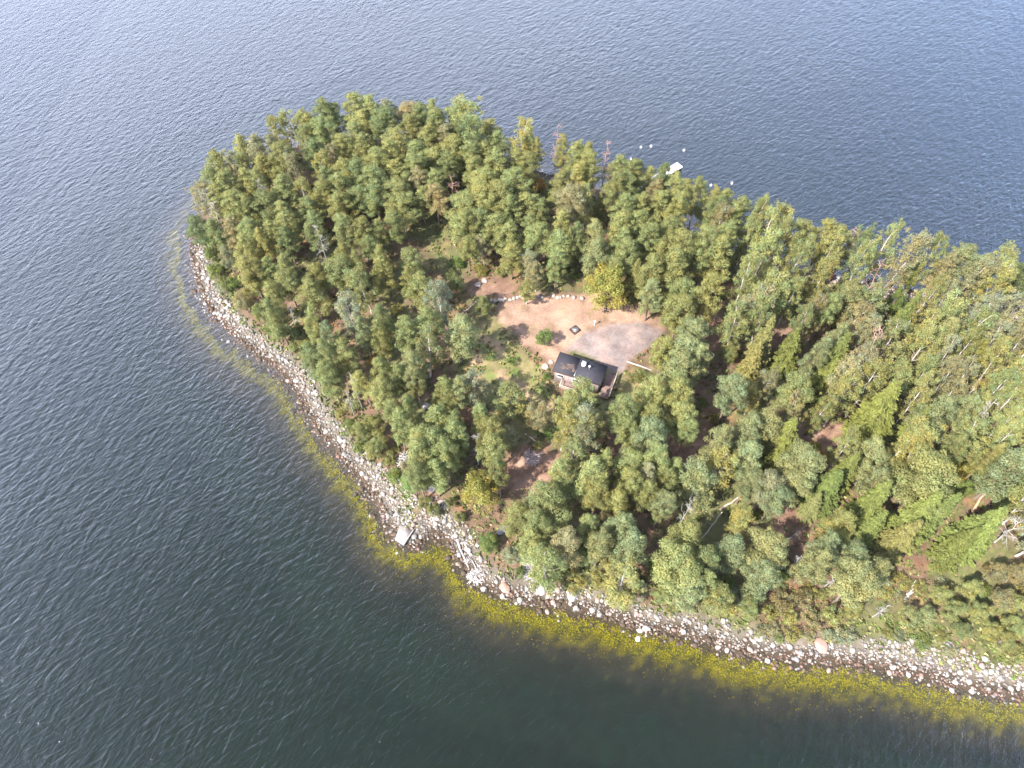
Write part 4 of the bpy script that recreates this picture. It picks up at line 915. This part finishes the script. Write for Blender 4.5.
# ------------------------------------------------------------------ things in the clearing
def fire_pit():
    p = on_ground(574.8, 330.5); o = empty("fire_pit", p, R(38)); tag(o, 'square dark-framed fire pit with grey ash on the sandy yard behind the cabin', 'fire pit')
    f = MB()
    for (x, y, sx, sy) in ((0, -.62, 1.34, .14), (0, .62, 1.34, .14), (-.6, 0, .14, 1.10), (.6, 0, .14, 1.10)): f.box((x, y, .17), (sx, sy, .36))
    link("frame", f.mesh("frame", M_DARK), o)
    a = MB(); a.box((0, 0, .06), (1.06, 1.08, .14)); link("ash_bed", a.mesh("ash_bed", plain("grey_ash", (.30, .29, .29), .95, .3, 5)), o)
    g = MB()
    for k in range(8): g.box((-.45 + k * .128, 0, .375), (.02, 1.2, .02))
    link("grate", g.mesh("grate", M_METAL), o)
fire_pit()
def post():
    p = on_ground(594.5, 325); o = empty("marker_post", p); tag(o, 'short white post with a flat cap on the sandy yard right of the fire pit', 'post')
    b = MB(); b.tube([[0, 0, -.1], [0, 0, 1.1]], .09, 8); link("shaft", b.mesh("shaft", M_WHITE), o)
    b = MB(); b.box((0, 0, 1.13), (.32, .32, .05)); link("cap", b.mesh("cap", M_WHITE), o)
post()
def log(px1, py1, px2, py2, r, col, label, cat='log', name='fallen_log', stubs=5, lift2=0.0):
    a = on_ground(px1, py1); b = on_ground(px2, py2, lift2); a[2] += r * .8; b[2] += r * .6 + lift2
    rs = np.random.RandomState(int(px1 + py1)); n = 8; P = bent(a, b, n, rs, .08)
    if not lift2:
        for q in P: q[2] = max(q[2], ground(q[0], q[1]) + r * .5)
    m = MB(); m.tube(P - P[0], np.linspace(r, r * .55, n), 7, col)
    L = np.linalg.norm(b - a)
    for k in range(stubs):
        t = rs.uniform(.3, .98); q = P[0] * (1 - t) + P[-1] * t - P[0]; dv = rs.normal(size=3); dv[2] = abs(dv[2]) * .7; dv /= np.linalg.norm(dv)
        m.tube(bent(q, q + dv * rs.uniform(.5, 1.5), 3, rs, .06), [r * .3, r * .2, r * .08], 4, col)
    o = link(name, m.mesh(name, M_BARK), None, P[0]); tag(o, label, cat); return o
GR = (.36, .34, .32); PW = (.33, .305, .28)
log(457, 540, 470, 571, .2, PW, 'bleached driftwood trunk lying across the shore stones, left one of the crossed pair')
log(464, 542, 478, 572, .13, PW, 'thin bleached driftwood pole on the shore stones, right one of the crossed pair')
log(627, 362, 652, 371, .2, (.34, .31, .28), 'straight pale timber log edging the slope right of the cabin', stubs=0)
log(972, 512, 985, 492, .22, (.55, .33, .22), 'orange-brown cut log on the litter below the large pale pine at right', stubs=0)
log(905, 600, 912, 588, .28, (.48, .43, .41), 'grey broken trunk lying at the foot of the lower right spruces', stubs=2)
log(285, 332, 296, 320, .14, GR, 'grey fallen branch at the shrub edge above the western shore', stubs=4)
log(872, 617, 890, 605, .12, PW, 'pale forked branch lying on the scrub above the lower right shore', stubs=7)
log(478, 300, 455, 322, .09, (.5, .42, .38), 'thin fallen pole crossing the brown slope left of the clearing', stubs=1)
log(525, 434, 542, 446, .12, (.55, .44, .38), 'fallen pale branch above the twig pile', stubs=3)
log(697, 545, 722, 512, .13, PW, 'leaning pale dead trunk in the brown gap of the lower wood', lift2=5, stubs=1)
log(720, 510, 745, 494, .17, (.45, .36, .32), 'grey-brown fallen trunk in the gap beside the leaning pale one', stubs=1)
log(780, 546, 800, 530, .12, PW, 'white crooked dead branch in the lower right wood', stubs=8)
log(512, 524, 494, 534, .1, (.55, .42, .38), 'short reddish branch by the blue-grey boulder', stubs=2)
def twig_pile(px, py, R0, n, col, label, name='twig_pile'):
    p = on_ground(px, py); rs = np.random.RandomState(int(px)); m = MB()
    for k in range(n):
        a = rs.uniform(0, 6.28); r = R0 * math.sqrt(rs.uniform()) * .7; c = np.array([math.cos(a) * r, math.sin(a) * r, rs.uniform(.02, .55) * (1 - r / R0)])
        b = rs.uniform(0, 6.28); L = R0 * rs.uniform(.3, .8); dv = np.array([math.cos(b), math.sin(b), rs.normal(0, .18)]) * L / 2
        cc = np.array(col) * rs.uniform(.6, 1.3); m.tube([c - dv, c + dv * .2, c + dv], [.04, .035, .02], 4, cc)
    o = link(name, m.mesh(name, M_BARK), None, p); tag(o, label, 'brush pile')
twig_pile(532.5, 458, 1.9, 150, (.40, .33, .33), 'round heap of grey cut twigs on the brown clearing in front of the cabin')
twig_pile(475, 577, 1.6, 90, (.55, .52, .50), 'tangle of bleached driftwood twigs at the waterline below the crossed trunks')
twig_pile(405, 460, 1.9, 90, (.50, .47, .46), 'grey driftwood heap at the bend of the western shore')
twig_pile(532, 571, 2.2, 110, (.44, .41, .42), 'grey brush heap beside a small green bush above the lower shore')
def slab():
    pts = [(400, 525), (413.6, 529.7), (403.4, 544.5), (394.8, 539)]; W = [on_ground(x, y) for x, y in pts]; z = max(w[2] for w in W) + .25
    c = np.mean([w[:2] for w in W], 0); o = empty("landing_slab", (c[0], c[1], 0)); tag(o, 'pale concrete landing slab tilted on the stones at the western shore corner', 'slab')
    U = [unproj(x, y, z)[:2] - c for x, y in pts]
    V = [[a[0], a[1], .0 if i > 1 else z * .5] for i, a in enumerate(U)] + [[a[0], a[1], z if i < 2 else z * .75] for i, a in enumerate(U)]
    m = MB(); m.add(V, [[0, 1, 2, 3], [7, 6, 5, 4], [0, 4, 5, 1], [1, 5, 6, 2], [2, 6, 7, 3], [3, 7, 4, 0]])
    link("slab_block", m.mesh("slab_block", M_CONC), o)
    e = MB(); a, b = np.array([*U[1], z + .06]), np.array([*U[2], z * .75 + .06]); e.tube([a, (a + b) / 2, b], .1, 6); link("edge_beam", e.mesh("edge_beam", plain("grey_beam", (.34, .31, .29))), o)
slab()

# ------------------------------------------------------------------ jetty, buoys, boat
def jetty():
    a = unproj(616, 203, .55)[:2]; b = unproj(664, 173, .55)[:2]; u = b - a; L = np.linalg.norm(u); u /= L; rz = math.atan2(u[1], u[0])
    o = empty("jetty", (a[0], a[1], 0), rz); tag(o, 'grey plank jetty reaching out behind the far shore trees, with posts', 'jetty')
    m = MB(); n = int(L / .3)
    for k in range(n): m.box((L * (k + .5) / n, 0, .55), (L / n - .03, 1.7, .07))
    link("planks", m.mesh("planks", M_JETTY), o)
    m = MB(); m.box((L / 2, -.6, .44), (L, .12, .14)).box((L / 2, .6, .44), (L, .12, .14)); link("beam", m.mesh("beam", M_DARK), o)
    for k in range(6):
        q = MB(); q.tube([[L * (k + .5) / 6, (-1) ** k * .8, -2.2], [L * (k + .5) / 6, (-1) ** k * .8, .9]], .1, 7); link("post", q.mesh("post", M_DARK), o)
    c = [unproj(x, y, .75)[:2] for x, y in ((676.5, 162.8), (683.8, 166.6), (669.5, 175.2), (661, 171))]; cen = sum(c) / 4
    u = c[0] - c[3] + c[1] - c[2]; Lx = np.linalg.norm(u) / 2; rz = math.atan2(u[1], u[0]); v = np.array([-math.sin(rz), math.cos(rz)]); Ly = abs((c[0] - c[1]) @ v)
    f = empty("floating_platform", (cen[0], cen[1], 0), rz); tag(f, 'white floating platform at the outer end of the jetty', 'platform')
    m = MB(); n = int(Lx / .3)
    for k in range(n): m.box((-Lx / 2 + Lx * (k + .5) / n, 0, .75), (Lx / n - .015, Ly, .08))
    link("deck", m.mesh("deck", M_WHITEDECK), f)
    for s_ in (-1, 1):
        m = MB(); m.box((0, s_ * (Ly / 2 - .5), .3), (Lx - .3, .8, .8)); link("float", m.mesh("float", M_DARK), f)
    print("JETTY", L, Lx, Ly)
jetty()
for (x, y, w) in ((641, 147, 'left of the close pair beyond the jetty'), (651, 146, 'right of the close pair beyond the jetty'), (631, 159, 'nearest the trees left of the jetty'), (684, 150, 'beyond the white platform'), (711, 185, 'beside the tall spruce on the far shore'), (732, 183, 'right of the platform between two treetops')):
    p = unproj(x, y, .25); o = empty("mooring_buoy", (p[0], p[1], 0)); tag(o, 'small white mooring buoy floating ' + w, 'buoy', 'white mooring buoys')
    b = MB(); V = IV2 * np.array([.24, .24, .26]) + [0, 0, .2]; b.add(V, IF2); link("float", b.mesh("float", M_WHITE, smooth=True), o)
    b = MB(); b.tube([[0, 0, .55], [0, 0, .78]], .05, 6); link("ring", b.mesh("ring", M_METAL), o)
def kayak(px, py, rz, col, label):
    p = unproj(px, py, .3); o = empty("kayak", (p[0], p[1], .05 if ground(p[0], p[1]) < 0 else ground(p[0], p[1])), rz); tag(o, label, 'kayak')
    n = 13; L = 4.6; m = MB(); rings = []; k8 = 10
    for i in range(n):
        t = -1 + 2 * i / (n - 1); w = .36 * (1 - abs(t) ** 2.2) + .02; hh = .17 * (1 - abs(t) ** 3) + .03; rise = .14 * abs(t) ** 2.5
        a = np.arange(k8) / k8 * 2 * math.pi; rings.append(np.column_stack([np.full(k8, t * L / 2), np.cos(a) * w, .2 + rise + np.sin(a) * hh]))
    V = np.concatenate(rings); F = [[i * k8 + j, i * k8 + (j + 1) % k8, (i + 1) * k8 + (j + 1) % k8, (i + 1) * k8 + j] for i in range(n - 1) for j in range(k8)]
    m.add(V, F); link("hull", m.mesh("hull", plain("kayak_plastic", col, .35, .1), smooth=True), o)
    m = MB(); a = np.arange(12) / 12 * 6.28; m.tube(np.column_stack([np.cos(a) * .42, np.sin(a) * .22, np.full(12, .385)]), .03, 5); link("cockpit_rim", m.mesh("cockpit_rim", M_DARK), o)
kayak(692, 236, R(20), (.32, .03, .34), 'purple kayak lying at the far shore between the trees')

# ------------------------------------------------------------------ light autumn haze over the lake
def haze():
    m, nt, out = new_mat("haze"); v = nt.nodes.new("ShaderNodeVolumePrincipled")
    v.inputs['Color'].default_value = (0.86, 0.91, 1.0, 1); v.inputs['Density'].default_value = 0.00004; v.inputs['Anisotropy'].default_value = 0.1
    nt.links.new(v.outputs[0], out.inputs['Volume'])
    b = MB(); b.box((0, 300, 58.0), (1400, 1400, 128.5)); o = link("haze", b.mesh("haze", m)); tag(o, None, None, None, 'stuff')
haze()
